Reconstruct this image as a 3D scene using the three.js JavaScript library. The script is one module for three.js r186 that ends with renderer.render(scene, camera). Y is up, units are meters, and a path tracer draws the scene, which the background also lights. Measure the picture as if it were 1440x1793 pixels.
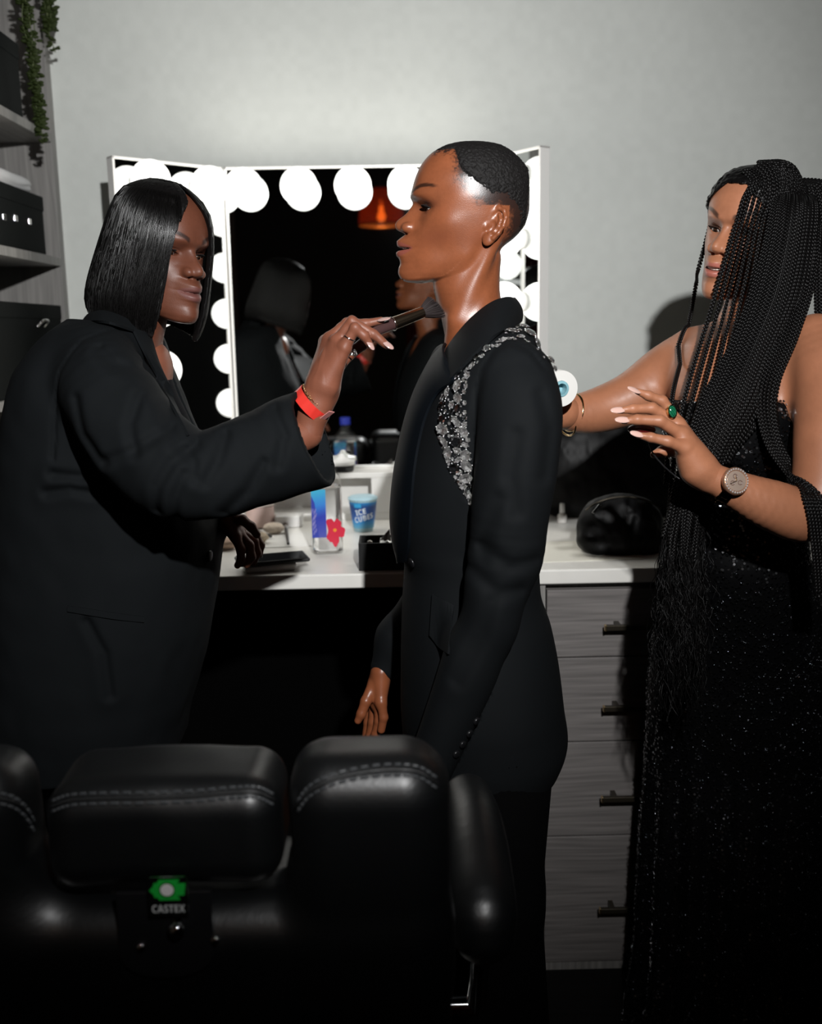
import * as THREE from 'three';
import { mergeGeometries, mergeVertices, toCreasedNormals } from 'three/addons/utils/BufferGeometryUtils.js';
import { RoundedBoxGeometry } from 'three/addons/geometries/RoundedBoxGeometry.js';
import { ConvexGeometry } from 'three/addons/geometries/ConvexGeometry.js';

// ---------------------------------------------------------------- camera, light, exposure
const W = 1440, H = 1793, F = 1740;
const scene = new THREE.Scene();
scene.background = new THREE.Color(0x000000);
const V = (x, y, z) => new THREE.Vector3(x, y, z);
const EYE = V(0, 1.42, 0), PITCH = 10.4 * Math.PI / 180, YAW = 0.012, ROLL = 0.017;
const fwd = V(Math.sin(YAW) * Math.cos(PITCH), -Math.sin(PITCH), -Math.cos(YAW) * Math.cos(PITCH));
const right0 = V(Math.cos(YAW), 0, Math.sin(YAW));
const up0 = right0.clone().cross(fwd);
const upv = up0.clone().multiplyScalar(Math.cos(ROLL)).addScaledVector(right0, Math.sin(ROLL));
const rgt = right0.clone().multiplyScalar(Math.cos(ROLL)).addScaledVector(up0, -Math.sin(ROLL));
const camera = new THREE.PerspectiveCamera(2 * Math.atan(H / 2 / F) * 180 / Math.PI, W / H, 0.05, 50);
camera.position.copy(EYE); camera.up.copy(upv); camera.lookAt(EYE.clone().add(fwd));
camera.focus = 1.62; camera.userData.fStop = 3.2;

// hand-held flash, up and to the right of the lens, its head zoomed and tilted up
const flash = new THREE.SpotLight(0xffffff, 19, 0, 0.75, 1.0, 2);
flash.position.set(0.24, 2.02, 0.12); flash.target.position.set(-0.14, 1.66, -2.0);
flash.castShadow = true; flash.shadow.radius = 1.1; flash.shadow.mapSize.set(2048, 2048); flash.shadow.bias = -0.0004;
flash.shadow.camera.near = 0.1; flash.shadow.camera.far = 9;
scene.add(flash, flash.target);
const BULB_CD = 0.032, BULB_GLOW = 1.2;

const renderer = new THREE.WebGLRenderer({ antialias: true });
renderer.toneMapping = THREE.LinearToneMapping;
renderer.toneMappingExposure = 1.0;
renderer.shadowMap.enabled = true; renderer.shadowMap.type = THREE.PCFSoftShadowMap;

// ---------------------------------------------------------------- helpers
function P(px, py, d) {                       // the point at depth d (metres along -z) seen at that pixel
  const r = fwd.clone().addScaledVector(rgt, (px - W / 2) / F).addScaledVector(upv, -(py - H / 2) / F);
  return EYE.clone().addScaledVector(r, d / -r.z);
}
const PX = d => d / F;                        // size of a pixel at that depth
let seed = 7; const rnd = () => { seed = (seed * 1664525 + 1013904223) % 4294967296; return seed / 4294967296; };
const rr = (a, b) => a + (b - a) * rnd();
const lerp = (a, b, t) => a + (b - a) * t, clamp = (x, a, b) => x < a ? a : x > b ? b : x;
const sstep = (a, b, x) => { const t = clamp((x - a) / (b - a), 0, 1); return t * t * (3 - 2 * t); };
const names = new Map();
function numbered(n) { const k = names.get(n) || 0; names.set(n, k + 1); return k ? `${n}_${String(k).padStart(3, '0')}` : n; }
function sh(o) { o.castShadow = true; o.receiveShadow = true; return o; }
function mesh(name, geo, mat, parent) { const m = sh(new THREE.Mesh(Array.isArray(geo) ? merge(geo) : geo, mat)); m.name = parent && parent !== scene ? name : numbered(name); (parent || scene).add(m); return m; }
function merge(list) { return mergeGeometries(list.map(g => { g = g.index ? g.toNonIndexed() : g; for (const k of Object.keys(g.attributes)) if (!['position', 'normal', 'uv'].includes(k)) g.deleteAttribute(k); if (!g.attributes.uv) g.setAttribute('uv', new THREE.BufferAttribute(new Float32Array(g.attributes.position.count * 2), 2)); return g; })); }
function thing(name, label, category, pos = [0, 0, 0], turn = 0, group) { const g = new THREE.Group(); g.name = numbered(name); g.position.set(...pos); g.rotation.y = turn; g.userData = { label, category }; if (group) g.userData.group = group; scene.add(g); return g; }
function tag(o, label, category, group) { o.userData = { ...o.userData, label, category }; if (group) o.userData.group = group; return o; }
function struct(name, geo, mat, label, category) { const m = mesh(name, geo, mat); m.userData.kind = 'structure'; if (label) { m.userData.label = label; m.userData.category = category; } return m; }
function boxUV(g, sx, sy, sz) {               // uv in metres
  const p = g.attributes.position, n = g.attributes.normal, uv = new Float32Array(p.count * 2);
  for (let i = 0; i < p.count; i++) { const ax = Math.abs(n.getX(i)), ay = Math.abs(n.getY(i)), az = Math.abs(n.getZ(i)); let u, v;
    if (ax >= ay && ax >= az) { u = p.getZ(i); v = p.getY(i); } else if (ay >= az) { u = p.getX(i); v = p.getZ(i); } else { u = p.getX(i); v = p.getY(i); }
    uv[2 * i] = u; uv[2 * i + 1] = v; }
  g.setAttribute('uv', new THREE.BufferAttribute(uv, 2)); return g;
}
function box(x0, x1, y0, y1, z0, z1, r = 0) { const w = x1 - x0, h = y1 - y0, d = z1 - z0; const g = r ? new RoundedBoxGeometry(w, h, d, 2, Math.min(r, w / 2.01, h / 2.01, d / 2.01)) : new THREE.BoxGeometry(w, h, d); g.translate((x0 + x1) / 2, (y0 + y1) / 2, (z0 + z1) / 2); return boxUV(g); }
function tube(pts, r, seg = 24, sides = 8, closed = false) { return new THREE.TubeGeometry(new THREE.CatmullRomCurve3(pts, closed), seg, r, sides, closed); }
function lathe(profile, seg = 32) { return new THREE.LatheGeometry(profile.map(p => new THREE.Vector2(p[0], p[1])), seg); }
function cyl(a, b, r1, r2 = r1, seg = 16) { const d = b.clone().sub(a), g = new THREE.CylinderGeometry(r2, r1, d.length(), seg); g.applyQuaternion(new THREE.Quaternion().setFromUnitVectors(V(0, 1, 0), d.clone().normalize())); g.translate((a.x + b.x) / 2, (a.y + b.y) / 2, (a.z + b.z) / 2); return g; }
function sphere(c, r, a = 24, b = 16) { const g = new THREE.SphereGeometry(r, a, b); g.translate(c.x, c.y, c.z); return g; }
// noise
function hash3(x, y, z) { let h = Math.imul(x, 374761393) ^ Math.imul(y, 668265263) ^ Math.imul(z, 2147483647 ^ 0x5bd1e995); h = Math.imul(h ^ (h >>> 13), 1274126177); return ((h ^ (h >>> 16)) >>> 0) / 4294967296; }
function noise3(x, y, z) { const i = Math.floor(x), j = Math.floor(y), k = Math.floor(z); let u = x - i, v = y - j, w = z - k; u = u * u * (3 - 2 * u); v = v * v * (3 - 2 * v); w = w * w * (3 - 2 * w);
  const L = (a, b, t) => a + (b - a) * t; return L(L(L(hash3(i, j, k), hash3(i + 1, j, k), u), L(hash3(i, j + 1, k), hash3(i + 1, j + 1, k), u), v), L(L(hash3(i, j, k + 1), hash3(i + 1, j, k + 1), u), L(hash3(i, j + 1, k + 1), hash3(i + 1, j + 1, k + 1), u), v), w) * 2 - 1; }
function dataTex(w, h, fn, srgb = true, rep = 1) { const a = new Uint8Array(w * h * 4); for (let y = 0; y < h; y++) for (let x = 0; x < w; x++) { const c = fn(x / w, y / h, x, y); const o = 4 * (y * w + x); a[o] = clamp(c[0], 0, 255); a[o + 1] = clamp(c[1], 0, 255); a[o + 2] = clamp(c[2], 0, 255); a[o + 3] = c.length > 3 ? c[3] : 255; }
  const t = new THREE.DataTexture(a, w, h); t.magFilter = THREE.LinearFilter; t.minFilter = THREE.LinearMipmapLinearFilter; t.generateMipmaps = true; t.wrapS = t.wrapT = THREE.RepeatWrapping; if (srgb) t.colorSpace = THREE.SRGBColorSpace; t.repeat.set(rep, rep); t.needsUpdate = true; return t; }
const std = (color, roughness = 0.6, more = {}) => new THREE.MeshStandardMaterial({ color, roughness, ...more });
const phys = (color, roughness = 0.6, more = {}) => new THREE.MeshPhysicalMaterial({ color, roughness, ...more });
const lin = (r, g, b) => new THREE.Color().setRGB(r, g, b);
// ---------------------------------------------------------------- materials of the room
function periodic(x, y, nx, ny, z) { // tileable value noise on a torus
  const i = Math.floor(x * nx), j = Math.floor(y * ny); let u = x * nx - i, v = y * ny - j; u = u * u * (3 - 2 * u); v = v * v * (3 - 2 * v);
  const h = (a, b) => hash3(((a % nx) + nx) % nx, ((b % ny) + ny) % ny, z); return lerp(lerp(h(i, j), h(i + 1, j), u), lerp(h(i, j + 1), h(i + 1, j + 1), u), v);
}
function woodTex(c, amp, vertical) {
  return dataTex(512, 512, (x, y) => { if (vertical) [x, y] = [y, x]; const warp = periodic(x, y, 4, 4, 3) * 0.018; const g = 0.45 * periodic(x, y + warp, 5, 128, 1) + 0.35 * periodic(x, y + warp, 9, 240, 2) + 0.2 * periodic(x, y + 2 * warp, 2, 40, 5); const k = 1 + amp * (g - 0.5) * 2; return [c[0] * k, c[1] * k, c[2] * k]; }, true, 1.6);
}
const M = {};
M.wall = std(0xffffff, 0.62, { map: dataTex(256, 256, (x, y) => { const g = 202 + 5 * (periodic(x, y, 64, 64, 1) - 0.5) + 4 * (periodic(x, y, 9, 9, 2) - 0.5); return [g - 2, g + 1, g - 4]; }, true, 0.8), bumpMap: dataTex(256, 256, (x, y) => { const g = 255 * (0.6 * periodic(x, y, 70, 70, 4) + 0.4 * periodic(x, y, 128, 128, 5)); return [g, g, g]; }, false, 2.5), bumpScale: 0.00025 });
M.darkWall = std(lin(0.012, 0.013, 0.014), 0.8);
M.ceiling = std(lin(0.02, 0.02, 0.022), 0.9);
M.floor = phys(0xffffff, 0.55, { specularIntensity: 0.3, map: woodTex([16, 15, 15], 0.35, false) });
M.greyWoodH = std(0xffffff, 0.5, { map: woodTex([112, 108, 106], 0.20, false) });
M.greyWoodV = std(0xffffff, 0.5, { map: woodTex([122, 120, 117], 0.17, true) });
M.counter = phys(0xffffff, 0.35, { map: dataTex(256, 256, (x, y) => { const g = 226 + 8 * (periodic(x, y, 5, 5, 1) - 0.5) + 4 * (periodic(x, y, 40, 40, 2) - 0.5); return [g, g - 2, g - 8]; }, true, 1.2) });
M.mirror = std(lin(0.86, 0.88, 0.87), 0.015, { metalness: 1 });
M.mirrorEdge = phys(lin(0.30, 0.48, 0.42), 0.1);
M.whiteFrame = phys(lin(0.74, 0.73, 0.70), 0.35);
M.blackGap = std(lin(0.01, 0.01, 0.01), 0.9);
M.blackBox = phys(lin(0.0025, 0.0035, 0.0033), 0.7, { specularIntensity: 0.2 });
M.brass = std(lin(0.75, 0.56, 0.30), 0.28, { metalness: 1 });
M.darkBrass = std(lin(0.05, 0.042, 0.03), 0.35, { metalness: 0.7 });
M.chrome = std(lin(0.78, 0.79, 0.8), 0.08, { metalness: 1 });
M.blackPlastic = phys(lin(0.008, 0.008, 0.009), 0.3);

// ---------------------------------------------------------------- the room
const ZW = -2.75, XL = -1.38, XR = 2.3, ZF = 3.6, YC = 2.8, T = 0.12;
struct('floor', box(XL - T, XR + T, -T, 0, ZW - T, ZF + T), M.floor, 'dark wooden floor of the dressing room', 'floor');
struct('ceiling', box(XL - T, XR + T, YC, YC + T, ZW - T, ZF + T), M.ceiling, 'dark ceiling of the dressing room', 'ceiling');
struct('wall_back', box(XL - T, XR + T, 0, YC, ZW - T, ZW), M.wall, 'plain light grey painted wall behind the mirror', 'wall');
struct('wall_left', box(XL - T, XL, 0, YC, ZW, ZF), M.wall, 'grey wall behind the shelving', 'wall');
struct('wall_right', box(XR, XR + T, 0, YC, ZW, ZF), M.darkWall, 'dark side wall', 'wall');
struct('wall_front', box(XL - T, XR + T, 0, YC, ZF, ZF + T), M.darkWall, 'dark wall seen only in the mirror', 'wall');

// ---------------------------------------------------------------- counter and drawer unit
const CT = P(800, 1001, 1.99).y, CB = P(800, 1027, 1.99).y, CZ = -1.99;      // top, underside and front of the worktop
const XB = P(100, 300, 2.74).x;                            // front plane of the shelving
const unitX0 = P(944, 1200, 2.0).x, unitX1 = unitX0 + 0.50;
{
  const ctop = thing('worktop', 'long white worktop running along the grey wall', 'worktop');
  mesh('slab', box(XB + 0.003, 1.75, CB, CT, ZW, CZ, 0.004), M.counter, ctop);
  mesh('support_panel', box(XB + 0.003, XB + 0.04, 0, CB, ZW, CZ - 0.02, 0.002), M.greyWoodV, ctop);
  mesh('support_panel', box(1.71, 1.75, 0, CB, ZW, CZ - 0.02, 0.002), M.greyWoodV, ctop);
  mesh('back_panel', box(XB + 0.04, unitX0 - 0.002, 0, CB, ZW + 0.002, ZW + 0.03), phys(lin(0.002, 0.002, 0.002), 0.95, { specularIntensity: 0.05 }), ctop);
  const zf = CZ - 0.012;                                  // drawer fronts
  const rows = [1027, 1152, 1300, 1465, 1686].map(y => P(1000, y, 2.0).y);
  const yF = P(1000, 1722, 2.0).y;
  for (const [k, x0] of [[0, unitX0], [1, unitX0 + 0.505]]) {
    const u = thing('drawer_unit', k ? 'grey wood drawer unit hidden behind the sequined dress' : 'grey wood unit of four drawers with dark bar handles', 'drawer unit', [x0, 0, 0]);
    mesh('carcass', [box(0, 0.012, 0, CB - 0.004, ZW + 0.03, zf + 0.004), box(0.488, 0.5, 0, CB - 0.004, ZW + 0.03, zf + 0.004), box(0.012, 0.488, 0, Math.max(rows[4] - 0.006, 0.02), zf - 0.05, zf - 0.004), box(0.012, 0.488, 0.01, CB - 0.004, zf - 0.06, zf - 0.03)], M.greyWoodV, u);
    for (let i = 0; i < 4; i++) {
      const d = mesh('drawer', box(0.016, 0.486, rows[i + 1] + 0.0015, rows[i] - (i ? 0.0015 : 0.008), zf - 0.022, zf, 0.0015), M.greyWoodH, u);
      const yh = P(1060, [1097, 1238, 1396, 1590][i], 1.98).y;
      const hx = P(1060, 1100, 1.98).x - unitX0;
      const h = mesh('handle', [box(hx, 0.486 - hx + 0.016, yh - 0.006, yh + 0.006, zf + 0.026, zf + 0.036, 0.002), box(hx + 0.022, hx + 0.032, yh - 0.005, yh + 0.005, zf - 0.001, zf + 0.028), box(0.486 - hx - 0.016, 0.486 - hx - 0.006, yh - 0.005, yh + 0.005, zf - 0.001, zf + 0.028)], M.darkBrass, d);
      h.userData.label = 'dark bar handle with brass ends';
      mesh('handle_end', [box(hx - 0.003, hx + 0.0005, yh - 0.0065, yh + 0.0065, zf + 0.0255, zf + 0.0365, 0.001)], M.brass, d);
    }
  }
}

// ---------------------------------------------------------------- open shelving on the left
{
  const s = thing('bookcase', 'grey wood open shelving on the left against the wall', 'shelving');
  mesh('back_panel', box(XL, XL + 0.02, 0, YC - 0.02, ZW, -1.2), M.greyWoodV, s);
  mesh('side_panel', box(XL + 0.02, XB, 0, YC - 0.02, ZW, ZW + 0.035, 0.001), M.greyWoodV, s);
  mesh('side_panel', box(XL + 0.02, XB, 0, YC - 0.02, -1.235, -1.2, 0.001), M.greyWoodV, s);
  const dz = (px) => { let d = 2.3; for (let i = 0; i < 20; i++) d *= XB / P(px, 400, d).x; return d; };
  const d0 = dz(0);
  const at = (py, px = 0) => P(px, py, dz(px)).y;
  M.shelfTops = [at(171), at(429), at(700)]; M.d0 = d0;
  const th = [at(171) - at(181), at(429) - at(443), at(700) - at(716)];
  const tops = [...M.shelfTops, M.shelfTops[2] - 0.36, M.shelfTops[2] - 0.72, M.shelfTops[0] + 0.4];
  tops.forEach((y, i) => mesh('shelf', box(XL + 0.02, XB - 0.0, y - 0.022, y, ZW + 0.035, -1.235, 0.001), M.greyWoodV, s));
}
// ---------------------------------------------------------------- three-part make-up mirror with bulbs
M.bulb = new THREE.MeshStandardMaterial({ color: 0xffffff, roughness: 0.3, emissive: lin(1, 0.975, 0.93), emissiveIntensity: BULB_GLOW });
{
  const ZM = -2.66, yT = P(560, 291, 2.66).y, yB = P(640, 822, 2.64).y, hgt = yT - yB;
  const x0 = P(393, 300, 2.66).x, x1 = P(806, 290, 2.66).x, wCen = x1 - x0;
  const g = thing('makeup_mirror', 'folding three panel make-up mirror ringed with round white bulbs', 'mirror', [0, 0, 0]);
  const R = 0.047, OFF = 0.062;
  const bulbY = P(523, 326, 2.6).y, pitch = 0.1415;
  function panel(name, w, turn, px, pz, bulbs, flip) {
    const p = new THREE.Group(); p.name = name; g.add(p); p.position.set(px, 0, pz); p.rotation.y = turn;
    const a = flip ? -w : 0, b = flip ? 0 : w, f = 0.006;
    mesh('mirror_glass', box(a + f, b - f, yB + f, yT - f, 0.0, 0.004), M.mirror, p);
    mesh('frame', [box(a, b, yT - f, yT, -0.022, 0.008, 0.001), box(a, b, yB, yB + f, -0.022, 0.008, 0.001), box(a, a + f, yB, yT, -0.022, 0.008, 0.001), box(b - f, b, yB, yT, -0.022, 0.008, 0.001), box(a + f, b - f, yB + f, yT - f, -0.022, -0.001)], M.whiteFrame, p);
    for (const [x, y] of bulbs) {
      const bg = new THREE.Group(); 
      const m = mesh('light_bulb', new THREE.SphereGeometry(R, 28, 20), M.bulb, p); m.position.set(x, y, OFF);
      const so = lathe([[0, 0], [0.024, 0], [0.024, 0.012], [0.017, 0.016], [0.0165, 0.03], [0, 0.03]], 20); so.rotateX(Math.PI / 2); so.translate(x, y, 0.004); 
      mesh('lamp_socket', so, M.whiteFrame, p);
      const L = new THREE.PointLight(lin(1, 0.955, 0.88), BULB_CD, 0, 2); L.position.set(x, y, OFF); L.castShadow = true; L.shadow.radius = 2.3; p.add(L);
    }
    return p;
  }
  const top = [427, 523.5, 618, 711.5].map(px => [P(px, 326, 2.6).x - x0, bulbY]);
  panel('centre_panel', wCen, 0, x0, ZM, top);
  const wing = 0.30, lx = P(213, 283, 2.53).x, aL = Math.acos(clamp((x0 - lx) / wing, 0.2, 0.999));
  const col = (xs, n) => [...Array(n)].map((_, k) => [xs, bulbY - k * 0.148]);
  panel('side_panel', wing, aL, x0 - 0.008, ZM, [[-0.072, bulbY], [-0.232, bulbY], ...col(-0.232, 5).slice(1)], true);
  const aR = Math.asin(0.24 / 0.29);
  panel('side_panel', wing, -aR, x1 + 0.008, ZM, [[0.072, bulbY], [0.232, bulbY], ...col(0.232, 5).slice(1)], false);
  // base with an open tray under the centre panel
  const bx0 = x0 - 0.01, bx1 = x1 + 0.01, bt = yB, z0 = -2.70, z1 = -2.575;
  const dv = P(651, 850, 2.6).x;
  mesh('base', [box(bx0, bx1, CT, CT + 0.02, z0, z1, 0.002), box(bx0, bx1, bt - 0.014, bt, z0, z1 + 0.0, 0.002), box(bx0, bx1, CT + 0.02, bt - 0.014, z0, z0 + 0.02), box(bx0, bx0 + 0.05, CT + 0.02, bt - 0.014, z0 + 0.02, z1), box(dv, dv + 0.065, CT + 0.02, bt - 0.014, z0 + 0.02, z1), box(bx1 - 0.05, bx1, CT + 0.02, bt - 0.014, z0 + 0.02, z1)], M.whiteFrame, g);
  mesh('backing', box(x0, x1, bt, yT, -2.70, -2.683), M.whiteFrame, g);
}
// ---------------------------------------------------------------- distance fields and their mesher
const smin = (a, b, k) => { const h = Math.max(k - Math.abs(a - b), 0) / k; return Math.min(a, b) - h * h * k * 0.25; };
const smax = (a, b, k) => -smin(-a, -b, k);
function curve(pts) {                          // monotone cubic through [x, y] pairs
  pts = pts.slice().sort((a, b) => a[0] - b[0]); const n = pts.length, d = [], m = [];
  for (let i = 0; i < n - 1; i++) d.push((pts[i + 1][1] - pts[i][1]) / (pts[i + 1][0] - pts[i][0]));
  m.push(d[0]); for (let i = 1; i < n - 1; i++) m.push(d[i - 1] * d[i] <= 0 ? 0 : 2 * d[i - 1] * d[i] / (d[i - 1] + d[i])); m.push(d[n - 2]);
  const x0 = pts[0][0], x1 = pts[n - 1][0], N = 1600, tab = new Float32Array(N + 2);
  for (let k = 0; k <= N + 1; k++) { const x = Math.min(x0 + (x1 - x0) * k / N, x1); let i = 0; while (i < n - 2 && x > pts[i + 1][0]) i++; const h = pts[i + 1][0] - pts[i][0], t = (x - pts[i][0]) / h, t2 = t * t, t3 = t2 * t; tab[k] = (2 * t3 - 3 * t2 + 1) * pts[i][1] + (t3 - 2 * t2 + t) * h * m[i] + (-2 * t3 + 3 * t2) * pts[i + 1][1] + (t3 - t2) * h * m[i + 1]; }
  const sc = N / (x1 - x0);
  return x => { const f = (x - x0) * sc; if (f <= 0) return tab[0]; if (f >= N) return tab[N]; const i = f | 0; return tab[i] + (tab[i + 1] - tab[i]) * (f - i); };
}
function cap(a, b, r1, r2 = r1) {              // tapered capsule
  const ax = a.x, ay = a.y, az = a.z, dx = b.x - ax, dy = b.y - ay, dz = b.z - az, L = 1 / (dx * dx + dy * dy + dz * dz + 1e-12);
  return (x, y, z) => { const px = x - ax, py = y - ay, pz = z - az; let t = (px * dx + py * dy + pz * dz) * L; t = t < 0 ? 0 : t > 1 ? 1 : t; const qx = px - dx * t, qy = py - dy * t, qz = pz - dz * t; return Math.sqrt(qx * qx + qy * qy + qz * qz) - (r1 + (r2 - r1) * t); };
}
function chain(pts, k = 0.01) {                // pts: [Vector3, radius]
  const cs = []; for (let i = 0; i < pts.length - 1; i++) cs.push(cap(pts[i][0], pts[i + 1][0], pts[i][1], pts[i + 1][1]));
  return (x, y, z) => { let d = cs[0](x, y, z); for (let i = 1; i < cs.length; i++) d = smin(d, cs[i](x, y, z), k); return d; };
}
function chainS(pts, sub = 5, k = 0.003) {      // the same along a smooth path
  const c = new THREE.CatmullRomCurve3(pts.map(p => p[0]), false, 'centripetal'), n = pts.length - 1, rc = curve(pts.map((p, i) => [i, p[1]])), out = [];
  for (let i = 0; i <= n * sub; i++) out.push([c.getPoint(i / (n * sub)), rc(i / sub)]); const cs = []; for (let i = 0; i < out.length - 1; i++) cs.push(cap(out[i][0], out[i + 1][0], out[i][1], out[i + 1][1]));
  return (x, y, z) => { let d = 1e9; for (let i = 0; i < cs.length; i++) d = Math.min(d, cs[i](x, y, z)); return d; };
}
function ell(c, r, q) {                        // ellipsoid, optional rotation quaternion
  const inv = q ? q.clone().invert() : null, t = new THREE.Vector3();
  return (x, y, z) => { let px = x - c.x, py = y - c.y, pz = z - c.z; if (inv) { t.set(px, py, pz).applyQuaternion(inv); px = t.x; py = t.y; pz = t.z; } const ax = px / r.x, ay = py / r.y, az = pz / r.z; const k0 = Math.sqrt(ax * ax + ay * ay + az * az), bx = ax / r.x, by = ay / r.y, bz = az / r.z, k1 = Math.sqrt(bx * bx + by * by + bz * bz); return k1 < 1e-9 ? -Math.min(r.x, r.y, r.z) : k0 * (k0 - 1) / k1; };
}
function loft(rows, n = 2.3, capK = 0.02) {    // rows: [y, x0, x1, z0, z1] in metres: a stack of rounded sections
  const cx = curve(rows.map(r => [r[0], (r[1] + r[2]) / 2])), hx = curve(rows.map(r => [r[0], (r[2] - r[1]) / 2])), cz = curve(rows.map(r => [r[0], (r[3] + r[4]) / 2])), hz = curve(rows.map(r => [r[0], (r[4] - r[3]) / 2]));
  const ys = rows.map(r => r[0]), y0 = Math.min(...ys), y1 = Math.max(...ys);
  return (x, y, z) => { const a = hx(y), b = hz(y), u = Math.abs(x - cx(y)) / a, v = Math.abs(z - cz(y)) / b, q = Math.pow(Math.pow(u, n) + Math.pow(v, n), 1 / n); return smax((q - 1) * Math.min(a, b), Math.max(y - y1, y0 - y), capK); };
}
function pxRows(list, d) {                     // [py, pxLeft, pxRight, depth, halfDepth]
  return list.map(([py, a, b, dd, hz]) => { const D = dd ?? d, A = P(a, py, D), B = P(b, py, D); return [(A.y + B.y) / 2, A.x, B.x, -D - hz, -D + hz]; });
}
function surfaceNets(f, lo, hi, cell, opt = {}) {
  const slack = opt.slack || 1.5, nx = Math.ceil((hi.x - lo.x) / cell / 8) * 8, ny = Math.ceil((hi.y - lo.y) / cell / 8) * 8, nz = Math.ceil((hi.z - lo.z) / cell / 8) * 8;
  const sx = 1, sy = nx + 1, sz = (nx + 1) * (ny + 1), G = new Float32Array(sz * (nz + 1)).fill(1), done = new Uint8Array(G.length), blocks = [];
  const reach = 8 * cell * 0.87 * slack;
  for (let k = 0; k < nz; k += 8) for (let j = 0; j < ny; j += 8) for (let i = 0; i < nx; i += 8) {
    const d = f(lo.x + (i + 4) * cell, lo.y + (j + 4) * cell, lo.z + (k + 4) * cell); if (Math.abs(d) > reach) continue; blocks.push([i, j, k]);
    for (let c = 0; c <= 8; c++) for (let b = 0; b <= 8; b++) for (let a = 0; a <= 8; a++) { const id = (i + a) + (j + b) * sy + (k + c) * sz; if (!done[id]) { done[id] = 1; G[id] = f(lo.x + (i + a) * cell, lo.y + (j + b) * cell, lo.z + (k + c) * cell); } }
  }
  const vid = new Int32Array(G.length).fill(-1), pos = [], idx = [];
  const off = [0, sx, sy, sx + sy, sz, sx + sz, sy + sz, sx + sy + sz];
  const edges = [[0, 1], [2, 3], [4, 5], [6, 7], [0, 2], [1, 3], [4, 6], [5, 7], [0, 4], [1, 5], [2, 6], [3, 7]];
  for (const [bi, bj, bk] of blocks) for (let k = bk; k < bk + 8; k++) for (let j = bj; j < bj + 8; j++) for (let i = bi; i < bi + 8; i++) {
    const id = i + j * sy + k * sz; let m = 0; for (let c = 0; c < 8; c++) if (G[id + off[c]] < 0) m |= 1 << c; if (m === 0 || m === 255) continue;
    let x = 0, y = 0, z = 0, n = 0;
    for (const [a, b] of edges) { const A = G[id + off[a]], B = G[id + off[b]]; if ((A < 0) === (B < 0)) continue; const t = A / (A - B); x += (a & 1) + ((b & 1) - (a & 1)) * t; y += (a >> 1 & 1) + ((b >> 1 & 1) - (a >> 1 & 1)) * t; z += (a >> 2) + ((b >> 2) - (a >> 2)) * t; n++; }
    vid[id] = pos.length / 3; pos.push(lo.x + (i + x / n) * cell, lo.y + (j + y / n) * cell, lo.z + (k + z / n) * cell);
  }
  const quad = (a, b, c, d, flip) => { if (a < 0 || b < 0 || c < 0 || d < 0) return; if (flip) idx.push(a, c, b, b, c, d); else idx.push(a, b, c, b, d, c); };
  for (const [bi, bj, bk] of blocks) for (let k = bk; k < bk + 8; k++) for (let j = bj; j < bj + 8; j++) for (let i = bi; i < bi + 8; i++) {
    const id = i + j * sy + k * sz, g = G[id] < 0;
    if (j > 0 && k > 0 && g !== (G[id + sx] < 0)) quad(vid[id - sy - sz], vid[id - sz], vid[id - sy], vid[id], !g);
    if (i > 0 && k > 0 && g !== (G[id + sy] < 0)) quad(vid[id - sx - sz], vid[id - sz], vid[id - sx], vid[id], g);
    if (i > 0 && j > 0 && g !== (G[id + sz] < 0)) quad(vid[id - sx - sy], vid[id - sy], vid[id - sx], vid[id], !g);
  }
  const P3 = new Float32Array(pos), N3 = new Float32Array(pos.length), e = cell * 0.5;
  for (let i = 0; i < P3.length; i += 3) {
    for (let it = 0; it < 2; it++) { const x = P3[i], y = P3[i + 1], z = P3[i + 2], d = f(x, y, z); let gx = f(x + e, y, z) - f(x - e, y, z), gy = f(x, y + e, z) - f(x, y - e, z), gz = f(x, y, z + e) - f(x, y, z - e); const l2 = gx * gx + gy * gy + gz * gz, l = Math.sqrt(l2) || 1; 
      if (it === 0) { const st = clamp(d * 2 * e / l, -cell * 0.6, cell * 0.6) / l; P3[i] -= gx * st; P3[i + 1] -= gy * st; P3[i + 2] -= gz * st; } else { N3[i] = gx / l; N3[i + 1] = gy / l; N3[i + 2] = gz / l; } }
  }
  const g = new THREE.BufferGeometry(); g.setAttribute('position', new THREE.BufferAttribute(P3, 3)); g.setAttribute('normal', new THREE.BufferAttribute(N3, 3));
  const uv = new Float32Array(P3.length / 3 * 2); for (let i = 0; i < uv.length / 2; i++) { uv[2 * i] = P3[3 * i] + 0.6 * P3[3 * i + 2]; uv[2 * i + 1] = P3[3 * i + 1]; } g.setAttribute('uv', new THREE.BufferAttribute(uv, 2));
  if (opt.color) { const C = new Float32Array(P3.length), t = [0, 0, 0]; for (let i = 0; i < P3.length; i += 3) { opt.color(P3[i], P3[i + 1], P3[i + 2], t, N3[i], N3[i + 1], N3[i + 2]); C[i] = t[0]; C[i + 1] = t[1]; C[i + 2] = t[2]; } g.setAttribute('color', new THREE.BufferAttribute(C, 3)); }
  g.setIndex(idx); return g;
}
function mergeKeep(list) { return mergeGeometries(list.map(g => g.index ? g : mergeVertices(g))); }
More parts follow.
